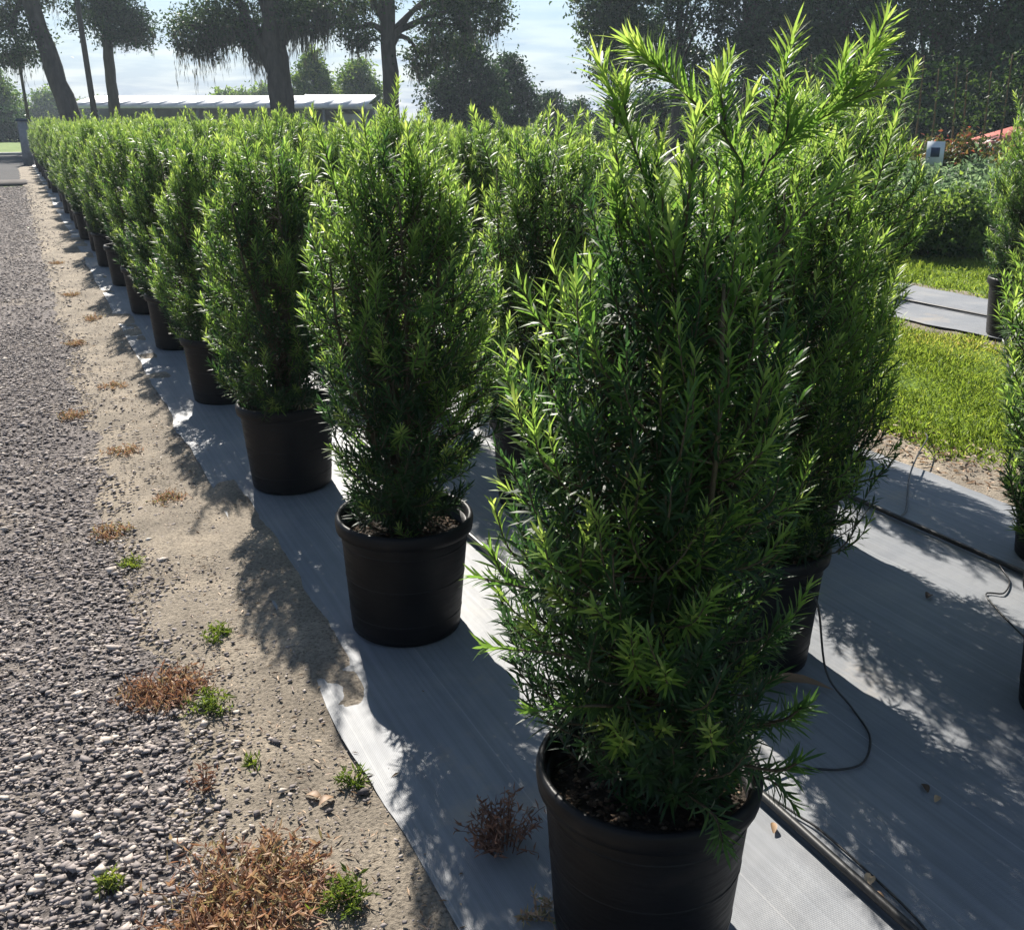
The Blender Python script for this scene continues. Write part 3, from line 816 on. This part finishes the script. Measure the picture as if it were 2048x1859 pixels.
def weed(loc, rad, h, nst, mat, t0, t1, seed, label, cat="weed", group=None, leafy=8, lsize=.018):
    r = np.random.default_rng(seed); L, S = MB(), MB()
    for k in range(nst):
        a = r.uniform(0, 6.28); rr = rad * math.sqrt(r.uniform(0, 1)); x, y_ = rr * math.cos(a), rr * math.sin(a)
        b = np.array([x * .35, y_ * .35, -.004]); hz = h * r.uniform(.35, 1) * (1 - .5 * rr / rad)
        tip = np.array([x, y_, max(.004, hz)]) + r.normal(0, rad * .10, 3) * np.array([1, 1, .2])
        ax = spline([b, (b + tip) / 2 + np.array([0, 0, hz * .3]), tip], 5)
        tube(S, ax, np.linspace(.0015, .0007, 5), 3, r.uniform(t0, t1), caps=False)
        n = leafy; u = r.uniform(.15, 1, n) * 3.999; i = u.astype(int); f = (u - i)[:, None]
        P = ax[i] * (1 - f) + ax[i + 1] * f
        leaves(L, P, r.normal(0, 1, (n, 3)) + np.array([0, 0, .4]), r.normal(0, 1, (n, 3)), r.uniform(.6, 1.7, n) * lsize, r.uniform(.15, .42, n) * lsize, np.clip(r.uniform(t0, t1, n), 0, 1), simple=True)
    e = empty("weed", loc); tag(e, label, cat, group)
    S.build("stalks", mat, e); L.build("leaves", mat, e)
    return e
weed((.19, 2.76, .004), .15, .04, 130, M['dry'], .0, .9, 1, "reddish brown dried weed mat spread on the gravel edge", leafy=10)
weed((.24, 1.82, .004), .22, .055, 190, M['dry'], .25, .95, 2, "big tangled straw-coloured dry weed clump at the gravel's edge", leafy=11, lsize=.022)
weed((.09, 1.68, .004), .16, .05, 90, M['dry'], .2, .9, 12, "low straw-coloured dead weed patch beside the big tangled clump", leafy=10, lsize=.022)
weed((.295, 2.62, .006), .09, .06, 34, M['weed'], .2, .9, 3, "small green creeping weed beside the reddish dried mat", leafy=8)
weed((.21, 2.25, .004), .05, .09, 10, M['dry'], 0, .25, 4, "dark upright dead weed sprig on the gravel", leafy=6)
weed((.195, 3.75, .004), .05, .03, 26, M['weed'], .4, 1, 5, "bright green weed tuft on the gravel, opposite the second pot", leafy=8)
weed((.375, 3.03, .006), .07, .05, 26, M['weed'], .2, .8, 6, "sparse green weed in the sandy soil strip", leafy=7)
weed((-.03, 2.0, .004), .035, .03, 18, M['weed'], .5, 1, 7, "tiny bright green weed tuft among the pale stones", leafy=7)
weed((.345, 2.28, .006), .04, .035, 14, M['weed'], .3, .9, 8, "little green sprout on the soil by the drift of gravel", leafy=6)
weed((.565, 2.10, .012), .05, .05, 20, M['weed'], .1, .7, 9, "green sprout growing at the ground cloth's edge", leafy=7)
weed((.42, 1.72, .006), .08, .06, 44, M['weed'], .1, .8, 10, "leafy green weed beside the big tangled dry clump", leafy=8)
weed((.80, 1.72, CZ + .002), .11, .15, 60, M['dry'], 0, .35, 11, "dark dead weed standing in the shade beside the arching-spray shrub's pot", leafy=9)
weed((.77, 1.50, CZ + .002), .05, .05, 16, M['dry'], .6, 1, 13, "pale straw tuft at the foot of the arching-spray shrub's pot", leafy=7)
for k, (x, y_) in enumerate([(.22, 8.1), (.36, 6.6), (.30, 5.2), (.40, 4.4), (.33, 10.5), (.28, 13), (.42, 9.1), (.15, 4.1), (.10, 6.0)]):
    weed((x, y_, .006), .10, .04, 36, M['dry'], .35, 1.0, 40 + k, "small yellowish weed patch scattered along the sandy verge", "weed", "weed patches along the sandy verge", leafy=8)

def grass(name, x0, x1, y0, y1, n, h, seed, label, wmul=1.0, edge=.25, dens=None):
    r = np.random.default_rng(seed)
    x = r.uniform(x0, x1, n); y = r.uniform(y0, y1, n)
    c = vnoise(x, y, seed, 2.6)
    d = np.minimum(x - x0, x1 - x) / edge + (vnoise(x, y, seed + 5, 5) - .5) * 1.4
    keep = (r.uniform(0, 1, n) < np.clip(d, 0, 1)) & (r.uniform(0, 1, n) < .35 + 1.1 * c)
    x, y, c = x[keep], y[keep], c[keep]; n = len(x)
    P = np.stack([x, y, np.full(n, -.015)], 1)
    D = np.stack([r.normal(0, .95, n), r.normal(0, .95, n), np.ones(n)], 1)
    mb = MB(); dry = np.clip((vnoise(x, y, seed + 8, 1.1) - .45) * 1.6, 0, 1)
    leaves(mb, P, D, r.normal(0, 1, (n, 3)), h * r.uniform(.5, 1.3, n) * (.5 + c), .0055 * wmul * r.uniform(.7, 1.4, n),
           np.clip(r.beta(2, 2.5, n) * .8 + dry * .38, 0, 1), droop=.35, simple=True)
    return tag(mb.build(name, M['grass']), label, "grass", kind="stuff")
grass("grass", 3.95, 6.62, 2.0, 9.0, 130000, .042, 3, "sunlit short grass strip between the ground cloths")
grass("grass", 8.05, 12.5, 5.0, 13.0, 60000, .06, 4, "sunlit short grass beyond the far ground cloth", 1.6)
# small twigs and leaf flakes on the soil strip
mb = MB(); n = 900
xs = rng.normal(.42, .11, n); ys_ = 1.5 + 9 * rng.uniform(0, 1, n) ** 1.6
P = np.stack([xs, ys_, .016 + .004 * rng.uniform(0, 1, n)], 1)
leaves(mb, P, np.stack([rng.normal(0, 1, n), rng.normal(0, 1, n), rng.normal(0, .12, n)], 1), np.stack([rng.normal(0, .3, n), rng.normal(0, .3, n), np.ones(n)], 1),
       rng.uniform(.008, .035, n), rng.uniform(.002, .009, n), rng.beta(1.2, 1.6, n), simple=True)
tag(mb.build("leaf_litter", M['litter']), "tiny brown twigs and leaf flakes on the sandy soil strip", "leaf litter", kind="stuff")
# brown mulch scraps in the sandy border
mb = MB(); n = 1600
xs = rng.normal(4.0, .16, n); ys_ = rng.uniform(1.8, 7, n)
P = np.stack([xs, ys_, np.full(n, .006)], 1)
leaves(mb, P, np.stack([rng.normal(0, 1, n), rng.normal(0, 1, n), rng.normal(0, .15, n)], 1), np.stack([rng.normal(0, .3, n), rng.normal(0, .3, n), np.ones(n)], 1),
       rng.uniform(.02, .06, n), rng.uniform(.006, .02, n), rng.beta(1.5, 2, n), simple=True)
tag(mb.build("leaf_litter", M['litter']), "brown leaf litter scattered along the sandy border by the grass", "leaf litter", kind="stuff")

# ------------------------------------------------------------------ background: trees, shrubs, shed, poles
def polar(b, d):
    return np.array([d * math.sin(R(b)), d * math.cos(R(b)), 0.0])
CAMR = np.array([math.cos(R(25.5)), -math.sin(R(25.5)), 0.0])   # sideways axis used to lay out limbs
CAMF = np.array([math.sin(R(25.5)), math.cos(R(25.5)), 0.0])
def lv(p):   # local (sideways, away, up) -> world offset
    return CAMR * p[0] + CAMF * p[1] + np.array([0, 0, p[2]])

def crown_leaves(mb, blobs, r, size, clump=.38, per=46, flat=.0):
    for c, rad, ncl in blobs:
        c = np.array(c, float); rad = np.array(rad, float)
        u = unit(r.normal(0, 1, (ncl, 3))) * (r.uniform(.25, 1, (ncl, 1)) ** .45)
        # knock clumps out in places so sky shows through
        C = u * rad
        n = ncl * per
        cid = np.repeat(np.arange(ncl), per)
        off = r.normal(0, 1, (n, 3)) * clump * (np.array([1, 1, .62]) * r.uniform(.6, 1.3, (ncl, 1)))[cid]
        Pl = C[cid] + off
        P = c + Pl
        W = CAMR * P[:, 0:1] + CAMF * P[:, 1:2] + np.array([0, 0, 1.0]) * P[:, 2:3]
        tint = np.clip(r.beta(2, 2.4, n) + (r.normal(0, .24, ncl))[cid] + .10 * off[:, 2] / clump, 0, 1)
        D = r.normal(0, 1, (n, 3)); Nn = r.normal(0, 1, (n, 3)) + np.array([0, 0, .6])
        L = size * r.uniform(.6, 1.4, n)
        leaves(mb, W, D, Nn, L, L * r.uniform(.35, .6, n), tint, droop=.2, simple=True)

def hang_moss(mb, blobs, r, n, ln=(.5, 1.8)):
    """grey strands hanging below the crown"""
    for c, rad, _ in blobs:
        for k in range(n):
            a = r.uniform(0, 6.28); q = math.sqrt(r.uniform(0, 1)) * .95
            p = np.array([c[0] + rad[0] * q * math.cos(a), c[1] + rad[1] * q * math.sin(a), c[2] - rad[2] * math.sqrt(max(0, 1 - q * q)) * .75 + r.uniform(0, .5)])
            l = r.uniform(*ln) * r.uniform(.4, 1); m = int(r.integers(10, 22))
            s = np.sort(r.uniform(0, 1, m))
            P = p + np.stack([r.normal(0, .06, m) * (1 - s * .5), r.normal(0, .06, m), -s * l], 1)
            W = CAMR * P[:, 0:1] + CAMF * P[:, 1:2] + np.array([0, 0, 1.0]) * P[:, 2:3]
            D = np.stack([r.normal(0, .12, m), r.normal(0, .12, m), -np.ones(m)], 1)
            leaves(mb, W, D, r.normal(0, 1, (m, 3)), r.uniform(.2, .5, m), r.uniform(.03, .09, m) * (1.15 - s), np.clip(r.beta(2, 2, m), 0, 1), droop=0, simple=True)

def tree(name, b, d, trunk, r0, r1, limbs, blobs, label, cat="tree", group=None, mat='oak', size=.17, per=46, clump=.38, moss=0, mossln=(.5, 1.8), seed=1, bark='bark', mossblobs=None):
    r = np.random.default_rng(seed)
    p = polar(b, d); e = empty(name, (p[0], p[1], -.03)); tag(e, label, cat, group)
    mb = MB()
    tp = spline([lv(t) for t in trunk], 16)
    tp = tp + np.concatenate([np.zeros((1, 3)), r.normal(0, r0 * .06, (15, 3))]) * np.array([1, 1, 0])
    rr = np.linspace(r0, r1, 16); rr[0] *= 1.35; rr[1] *= 1.1
    rr = rr * (1 + r.normal(0, .03, 16))
    tube(mb, tp, rr, 12)
    for k, (pts, ra, rb) in enumerate(limbs):
        tube(mb, spline([lv(t) for t in pts], 9), np.linspace(ra, rb, 9), 7)
    mb.build("trunk", M[bark], e, smooth=True)
    mb = MB(); crown_leaves(mb, blobs, r, size, clump, per)
    mb.build("crown", M[mat], e)
    if moss:
        mb = MB(); hang_moss(mb, mossblobs or blobs, r, moss, mossln)
        tag(mb.build("hanging_moss", M['moss'], e), kind="stuff")
    return e

def limbs_to(blobs, start, ra=.16, rb=.03, r=None):
    out = []
    for c, rad, _ in blobs:
        s = np.array(start); c = np.array(c, float)
        out.append(([s, s * .45 + c * .55 + np.array([0, 0, .35]), c], ra, rb))
        for k in range(3):
            a = k * 2.1 + c[0]
            q = c + np.array([rad[0] * .75 * math.cos(a), rad[1] * .75 * math.sin(a), rad[2] * .3])
            out.append(([c * .7 + s * .3 + np.array([0, 0, .2]), (c + q) / 2, q], ra * .5, .015))
    return out

GT = "big mossy trees behind the rows"
# leaning mossy tree at the end of the road
bl = [((-2.9, 0, 5.4), (1.6, 1.6, 1.2), 100), ((-1.9, .5, 8.6), (2.6, 2.6, 1.4), 90), ((1.0, 0, 10.0), (2.6, 2.6, 1.6), 60), ((-4.2, 0, 7.4), (1.8, 2, 1.4), 60), ((.5, .3, 6.6), (.6, .6, .9), 10), ((-1.9, .5, 7.2), (1.1, .9, .9), 24)]
tree("mossy_tree", 3.2, 58, [(0, 0, 0), (-.35, 0, 2), (-1.0, 0, 4.5), (-1.7, 0, 8), (-2.0, 0, 10)], .56, .30, limbs_to(bl[:4], (-1.6, 0, 7.6)), bl,
     "leaning thick-trunked tree with hanging moss at the end of the gravel road", "tree", None, 'oak', .17, 46, .40, 44, (.5, 2.0), 51, mossblobs=bl[:2] + bl[3:4])
# slender tree right of the utility pole
bl = [((.5, 0, 6.6), (1.3, 1.4, 1.2), 100), ((1.7, 0, 6.3), (.9, 1.0, 1.0), 54), ((.5, 0, 8.9), (2.1, 2.1, 1.4), 90), ((-.5, 0, 7.7), (.9, 1.1, 1.2), 44)]
tree("oak_tree", 5.0, 62, [(0, 0, 0), (-.05, 0, 3), (.05, 0, 6), (.1, 0, 9)], .34, .2, limbs_to(bl, (0, 0, 5.6), .12), bl,
     "slender straight tree with dense narrow crown beside the utility pole", "tree", None, 'dark', .17, 50, .36, 18, (.4, 1.1), 52)
# big mossy oak
bl = [((-3.6, 0, 5.3), (1.1, 1.4, .9), 80), ((-2.2, .4, 5.8), (1.4, 1.6, 1.0), 100), ((-1.2, 0, 7.8), (3.4, 3.2, 1.3), 130), ((1.3, 0, 5.9), (1.2, 1.4, .8), 60), ((2.3, 0, 6.3), (1.0, 1.3, .8), 40), ((.2, .5, 6.0), (1.0, 1.2, .9), 44), ((-1.0, .3, 5.0), (.5, .6, .6), 14), ((-1.5, .8, 8.9), (3.4, 3.2, 1.2), 60)]
tree("mossy_tree", 13.35, 48, [(0, 0, 0), (-.05, 0, 2), (-.1, 0, 3.6), (-.1, 0, 5.2), (0, 0, 8)], .60, .42,
     limbs_to(bl, (-.1, 0, 4.6), .24) + [([(-.1, 0, 3.2), (-.8, 0, 4.6), (-1.6, 0, 6.4), (-2.4, 0, 7.6)], .30, .1)], bl,
     "big forked oak draped in long grey hanging moss before the white-roofed shed", "tree", None, 'oak', .15, 46, .36, 64, (.6, 2.2), 53, mossblobs=bl[:2] + bl[3:7])
# straight trunk right of the shed with open crown
bl = [((-1.3, 0, 5.2), (.7, .9, .8), 36), ((-.9, .3, 6.6), (1.2, 1.3, .8), 40), ((2.4, 0, 5.3), (1.2, 1.5, 1.2), 80), ((3.8, 0, 5.9), (1.2, 1.4, 1.0), 70), ((3.0, .5, 7.0), (1.8, 1.8, 1.0), 70), ((1.4, .3, 4.2), (.7, .9, .8), 30), ((.5, 0, 8.6), (3.5, 3, 1.4), 100)]
tree("oak_tree", 19.0, 46, [(0, 0, 0), (.03, 0, 3), (0, 0, 6), (.05, 0, 10)], .38, .28,
     limbs_to(bl, (0, 0, 5.0), .15) + [([(0, 0, 4.4), (1.0, 0, 5.9), (2.2, 0, 6.3)], .16, .05)], bl,
     "tall straight-trunked tree with open crown at the right end of the shed", "tree", None, 'oak', .15, 46, .34, 22, (.4, 1.2), 54)
# dense dark trees
def bushy(b, d, w, h, label, seed, mat='dark', n=150, group=None, size=.2, name="bushy_tree", z0=.15):
    bl = [((0, 0, h * .52), (w * .62, w * .6, h * .40), n), ((-w * .45, 0, h * .42), (w * .42, w * .5, h * .32), int(n * .5)), ((w * .45, 0, h * .40), (w * .42, w * .5, h * .30), int(n * .5)), ((w * .1, 0, h * .80), (w * .35, w * .4, h * .17), int(n * .3)), ((0, 0, h * .2), (w * .8, w * .7, h * .18), int(n * .5))]
    return tree(name, b, d, [(0, 0, 0), (0, 0, h * .3), (.05, 0, h * .7)], .06 * w + .08, .05, limbs_to(bl[:4], (0, 0, h * .25), .04 * w + .03), bl, label, "tree", group, mat, size, 40, .07 * w + .14, 0, seed=seed)
bushy(22.9, 58, 2.6, 6.4, "dense dark tree beside the tall straight trunk", 61, n=170)
bushy(25.2, 62, 2.2, 5.4, "dense dark rounded tree at the open patch of sky", 62, n=130)
bushy(27.4, 66, 1.7, 3.4, "low dark bushy tree under the open patch of sky", 63, n=70)
bushy(28.9, 70, 1.6, 3.0, "small round bush tree beyond the arching sprays", 64, n=60)
bushy(14.9, 78, 2.0, 6.6, "dark rounded tree behind the shed beside the mossy oak", 65, 'bush', n=110, size=.25)
bushy(17.2, 80, 2.8, 6.0, "green rounded tree behind the raised white roof", 66, 'bush', n=150, size=.25)
for k, (b, d, w, h) in enumerate([(10.6, 125, 5, 5.0), (12.4, 125, 5, 5.6), (2.0, 150, 5, 5.6), (3.9, 150, 4, 4.4), (-2.6, 140, 6, 7)]):
    bushy(b, d, w, h, "faint distant tree on the skyline beyond the lawn", 70 + k, 'bush', 80, "distant skyline trees", .4, "skyline_tree")
bushy(-1.0, 98, 3.4, 7.0, "yellow-green bushy tree at the far side of the lawn", 76, 'bush', n=150, size=.3)
bushy(-.3, 94, 3.0, 2.6, "low dark shrub mass in front of the yellow-green tree", 77, 'dark', n=110, size=.25)

# the dark stand of trees on the right
GR = "dark trees standing beyond the nursery"
def stand(b, d, h, w, z0, label, seed, n=1.0, mat='dark', r0=.24, moss=0):
    r = np.random.default_rng(seed); bl = []
    for k in range(9):
        zc_ = z0 + (h - z0) * ((k + .5) / 9) ** 1.25; ww = w * (.55 + .45 * math.sin(math.pi * (k + .8) / 10))
        bl.append(((r.uniform(-.45, .45) * w, r.uniform(-.4, .4) * w, zc_), (ww * .55, ww * .55, (h - z0) * .10 + .5), int(42 * n)))
    return tree("tall_tree", b, d, [(0, 0, 0), (.1, 0, h * .3), (0, 0, h * .7), (.1, 0, h * .95)], r0, .07, limbs_to(bl, (0, 0, z0), .08), bl, label, "tree", None, mat, .19, 58, .34, moss, (.4, 1.2), seed)
stand(30.9, 46, 10, 2.6, 4.0, "loose grey-green tree edging the open patch of sky", 81, .75, 'oak', .2, 6)
stand(34.2, 50, 10.5, 3.2, 3.5, "dark tree just left of the bare straight trunk", 82, .85)
stand(37.8, 48, 11, 3.0, 4.2, "dark tree with a bare straight trunk behind the arching sprays", 83, .6, 'dark', .25)
stand(40.6, 50, 10, 3.6, 2.2, "dark tree just right of the bare straight trunk", 84, 1.0)
stand(43.6, 46, 11, 3.8, 1.6, "very dark dense tree behind the thin brown saplings", 85, 1.35)
stand(46.9, 44, 10, 3.8, 1.4, "dark dense tree second from the bare trunk, behind the saplings", 86, 1.35)
stand(49.9, 42, 10.5, 3.8, 1.4, "dark broad tree behind the reddish flowering shrub", 87, 1.3)
stand(53.2, 44, 11, 3.8, 1.6, "dark tree by the red canopy", 88, 1.1)
for k, b in enumerate(np.arange(31.5, 54, 1.55)):
    bushy(b, 52 + (k % 3) * 2, 1.9, 2.8 + (k * 7 % 5) * .25, "low dark undergrowth bush below the dark stand of trees", 90 + k, 'dark', 46, "undergrowth below the dark trees", .24, "undergrowth_bush")

# thin brown saplings
for k in range(17):
    b = 40.6 + k * .74 + random.uniform(-.2, .2); d = 23 + random.uniform(-1.5, 2.5); h = 2.5 + random.uniform(-.3, .5)
    bl = [((random.uniform(-.08, .08), 0, h * (.62 + .16 * j)), (.22, .22, .22), 4) for j in range(3)]
    tree("sapling", b, d, [(0, 0, 0), (.03, 0, h * .5), (random.uniform(-.1, .1), 0, h)], .028, .012, [], bl,
         "thin brown bare-stemmed sapling in the line before the dark trees", "sapling", "thin saplings before the dark trees", 'oak', .09, 14, .10, 0, seed=120 + k, bark='bark_brown')

def round_bush(b, d, w, h, label, mat, seed, group=None, size=.075, n=70, cat="shrub", name="leafy_shrub", z=0.0):
    r = np.random.default_rng(seed); p = polar(b, d)
    e = empty(name, (p[0], p[1], -.03)); tag(e, label, cat, group)
    mb = MB()
    for k in range(6):
        a = k * 1.05
        tube(mb, spline([(0.03 * math.cos(a), .03 * math.sin(a), 0), (w * .25 * math.cos(a), w * .25 * math.sin(a), h * .4), (w * .5 * math.cos(a), w * .5 * math.sin(a), h * .8)], 6), np.linspace(.012, .004, 6), 5)
    mb.build("stems", M['twig'], e)
    mb = MB()
    crown_leaves(mb, [((0, 0, h * .5), (w * .7, w * .7, h * .36), n), ((w * .35, 0, h * .75), (w * .35, w * .4, h * .22), int(n * .4)), ((-w * .4, 0, h * .62), (w * .35, w * .4, h * .2), int(n * .3)), ((0, 0, h * .25), (w * .85, w * .85, h * .2), int(n * .5))], r, size, .10, 34)
    mb.build("foliage", M[mat], e)
    return e
sp = [(46.0, 16.0, .8, 1.05), (47.4, 15.3, .7, .85), (48.5, 16.8, .9, 1.1), (49.8, 15.4, .8, .95), (51.2, 16.4, .9, 1.1), (52.6, 15.5, .8, 1.0), (44.8, 17.2, .9, 1.15), (43.6, 16.2, .8, 1.05)]
for k, (b, d, w, h) in enumerate(sp):
    round_bush(b, d, w, h, "rounded grey-green leafy shrub past the far ground cloth", 'greybush', 140 + k, "grey-green shrubs past the far cloth")
for k, (b, d, w, h) in enumerate([(46.6, 13.9, .6, .75), (48.0, 13.6, .7, .85), (49.5, 14.1, .6, .7)]):
    round_bush(b, d, w, h, "fresh light green shrub at the grass edge past the far ground cloth", 'bush', 150 + k, "light green shrubs at the grass edge")
for k, (b, d, w, h) in enumerate([(46.6, 19.5, .7, 1.35), (48.3, 19.0, .8, 1.55), (50.1, 20.0, .9, 1.4), (51.7, 18.6, .8, 1.5)]):
    round_bush(b, d, w, h, "taller shrub with reddish flowering tips behind the grey-green shrubs", 'myrtle', 160 + k, "reddish flowering shrubs", n=60)

# white-roofed shed
def shed():
    p = polar(12.6, 66); e = empty("shed", (p[0], p[1], -.03)); tag(e, "long low open shed with white metal roof behind the mossy oak", "shed")
    def bx(name, c, s, mat, parent=e):
        mb = MB()
        V = []
        box(mb, (0, 0, 0), s)
        vv = mb.v[0]; mb.v[0] = CAMR * (vv[:, 0:1] + c[0]) + CAMF * (vv[:, 1:2] + c[1]) + np.array([0, 0, 1.0]) * (vv[:, 2:3] + c[2])
        return mb.build(name, M[mat], parent)
    # pitched roof built from panels, eave facing the rows
    x = -11.0; rf = None
    for k in range(16):
        mb = MB(); w = 1.075
        zt_, ze = 3.02, 2.42
        q = [(x, -3.2, ze), (x + w, -3.2, ze), (x + w, 1.5, zt_), (x, 1.5, zt_), (x, -3.2, ze + .05), (x + w, -3.2, ze + .05), (x + w, 1.5, zt_ + .05), (x, 1.5, zt_ + .05)]
        mb.add([lv(a) for a in q], [np.array([(0, 3, 2, 1), (4, 5, 6, 7), (0, 1, 5, 4), (1, 2, 6, 5), (2, 3, 7, 6), (3, 0, 4, 7)])])
        mb.build("roof_panel", M['white_metal'], e); x += 1.085
    bx("fascia", (-2.3, -3.26, 2.36), (17.4, .06, .16), 'white_metal')
    bx("back_wall", (-2.3, 1.6, 1.2), (17.2, .12, 2.4), 'shed_wall')
    for k in range(8):
        bx("post", (-10.8 + k * 2.44, -3.0, 1.15), (.12, .12, 2.3), 'steel')
    for k in range(4):
        bx("bench", (-9 + k * 4.2, -.6, .55), (2.6, .9, .7), 'shed_wall')
    # raised block with its own roof
    bx("annex_wall", (4.0, 1.2, 1.2), (4.6, 3.0, 2.4), 'shed_wall')
    mb = MB(); q = [(1.7, -.6, 2.5), (6.1, -.6, 2.5), (6.1, 2.9, 3.08), (1.7, 2.9, 3.08), (1.7, -.6, 2.58), (6.1, -.6, 2.58), (6.1, 2.9, 3.16), (1.7, 2.9, 3.16)]
    mb.add([lv(a) for a in q], [np.array([(0, 3, 2, 1), (4, 5, 6, 7), (0, 1, 5, 4), (1, 2, 6, 5), (2, 3, 7, 6), (3, 0, 4, 7)])])
    mb.build("annex_roof", M['white_metal'], e)
    bx("annex_fascia", (4.0, -.66, 2.40), (4.7, .08, .30), 'white_metal')
    bx("window", (5.0, -.36, 1.75), (1.2, .06, .5), 'white_board')
shed()

# utility pole with cross-arm, slimmer post, gate post
p = polar(4.05, 54); e = empty("utility_pole", (p[0], p[1], -.03)); tag(e, "tall dark timber utility pole between the leaning tree and the slender tree", "utility pole")
mb = MB(); tube(mb, [lv((0, 0, 0)), lv((-.14, 0, 5)), lv((-.28, 0, 10.5))], [.15, .13, .10], 10); mb.build("pole", M['timber'], e, smooth=True)
mb = MB(); box(mb, lv((-.26, 0, 9.8)), (2.2, .1, .12)); mb.build("crossarm", M['timber'], e)
for s in (-.9, -.3, .3, .9):
    mb = MB(); lathe(mb, [(0, 0), (.04, 0), (.05, .06), (.03, .1), (.045, .14), (0, .18)], 8)
    o = mb.build("insulator", M['steel'], e); q = lv((-.26, 0, 9.86)); o.location = (q[0] + s, q[1], q[2])
p = polar(.95, 62); e = empty("lamp_post", (p[0], p[1], -.03)); tag(e, "thin dark post standing at the far road corner", "post")
mb = MB(); tube(mb, [(0, 0, 0), (-.03, 0, 3), (-.1, 0, 8.5)], [.10, .08, .06], 8); mb.build("pole", M['timber'], e, smooth=True)
mb = MB(); box(mb, (-.3, 0, 8.5), (.6, .18, .12)); mb.build("lamp_head", M['steel'], e)
e = empty("gate_post", (.50, 44.0, -.03)); tag(e, "squat grey gate post at the far end of the gravel row", "gate post")
mb = MB(); box(mb, (0, 0, .80), (.36, .36, 1.6)); mb.build("shaft", M['post'], e)
mb = MB(); box(mb, (0, 0, 1.645), (.46, .46, .09)); mb.build("cap", M['navy'], e)

# red canopy and small sign at the right
p = polar(51.6, 24.5); e = empty("canopy", (p[0], p[1], -.03)); tag(e, "small faded red metal canopy on posts before the dark trees", "canopy")
mb = MB()
for s in (-1, 1):
    q = [(s * 1.1, -.8, 1.18), (s * 1.1, .8, 1.18), (0, .8, 1.5), (0, -.8, 1.5)]
    q2 = [(a, b_, c - .04) for a, b_, c in q]
    mb.add([lv(a) for a in q + q2], [np.array([(0, 1, 2, 3), (7, 6, 5, 4), (0, 4, 5, 1), (1, 5, 6, 2), (3, 2, 6, 7), (0, 3, 7, 4)])])
mb.build("roof", M['red_metal'], e)
for sx in (-.95, .95):
    for sy in (-.65, .65):
        mb = MB(); q = lv((sx, sy, .6)); box(mb, q, (.07, .07, 1.2)); mb.build("post", M['steel'], e)
p = polar(47.5, 17.6); e = empty("plant_sign", (p[0], p[1], -.03)); tag(e, "small pale sign on a stake with dark square, among the flowering shrubs", "sign")
mb = MB(); tube(mb, [(0, 0, 0), (0, 0, 1.0)], .015, 6); mb.build("stake", M['steel'], e)
mb = MB(); box(mb, (0, 0, 1.14), (.26, .02, .36), rz=R(-47)); mb.build("board", M['white_board'], e)
mb = MB(); box(mb, (-.012, -.013, 1.16), (.13, .012, .14), rz=R(-47)); mb.build("print", M['navy'], e)

# ------------------------------------------------------------------ thin bright haze in the humid morning air
mb = MB(); box(mb, (0, 90, 8.0), (520, 300, 19.0))
m, nt, out = new_mat("haze_air")
pv = N(nt, "ShaderNodeVolumePrincipled")
pv.inputs["Color"].default_value = (.76, .88, 1.0, 1); pv.inputs["Density"].default_value = .0007; pv.inputs["Anisotropy"].default_value = .2
nt.links.new(pv.outputs[0], out.inputs["Volume"])
tag(mb.build("haze", m), "thin pale haze filling the humid air", "haze", kind="stuff")
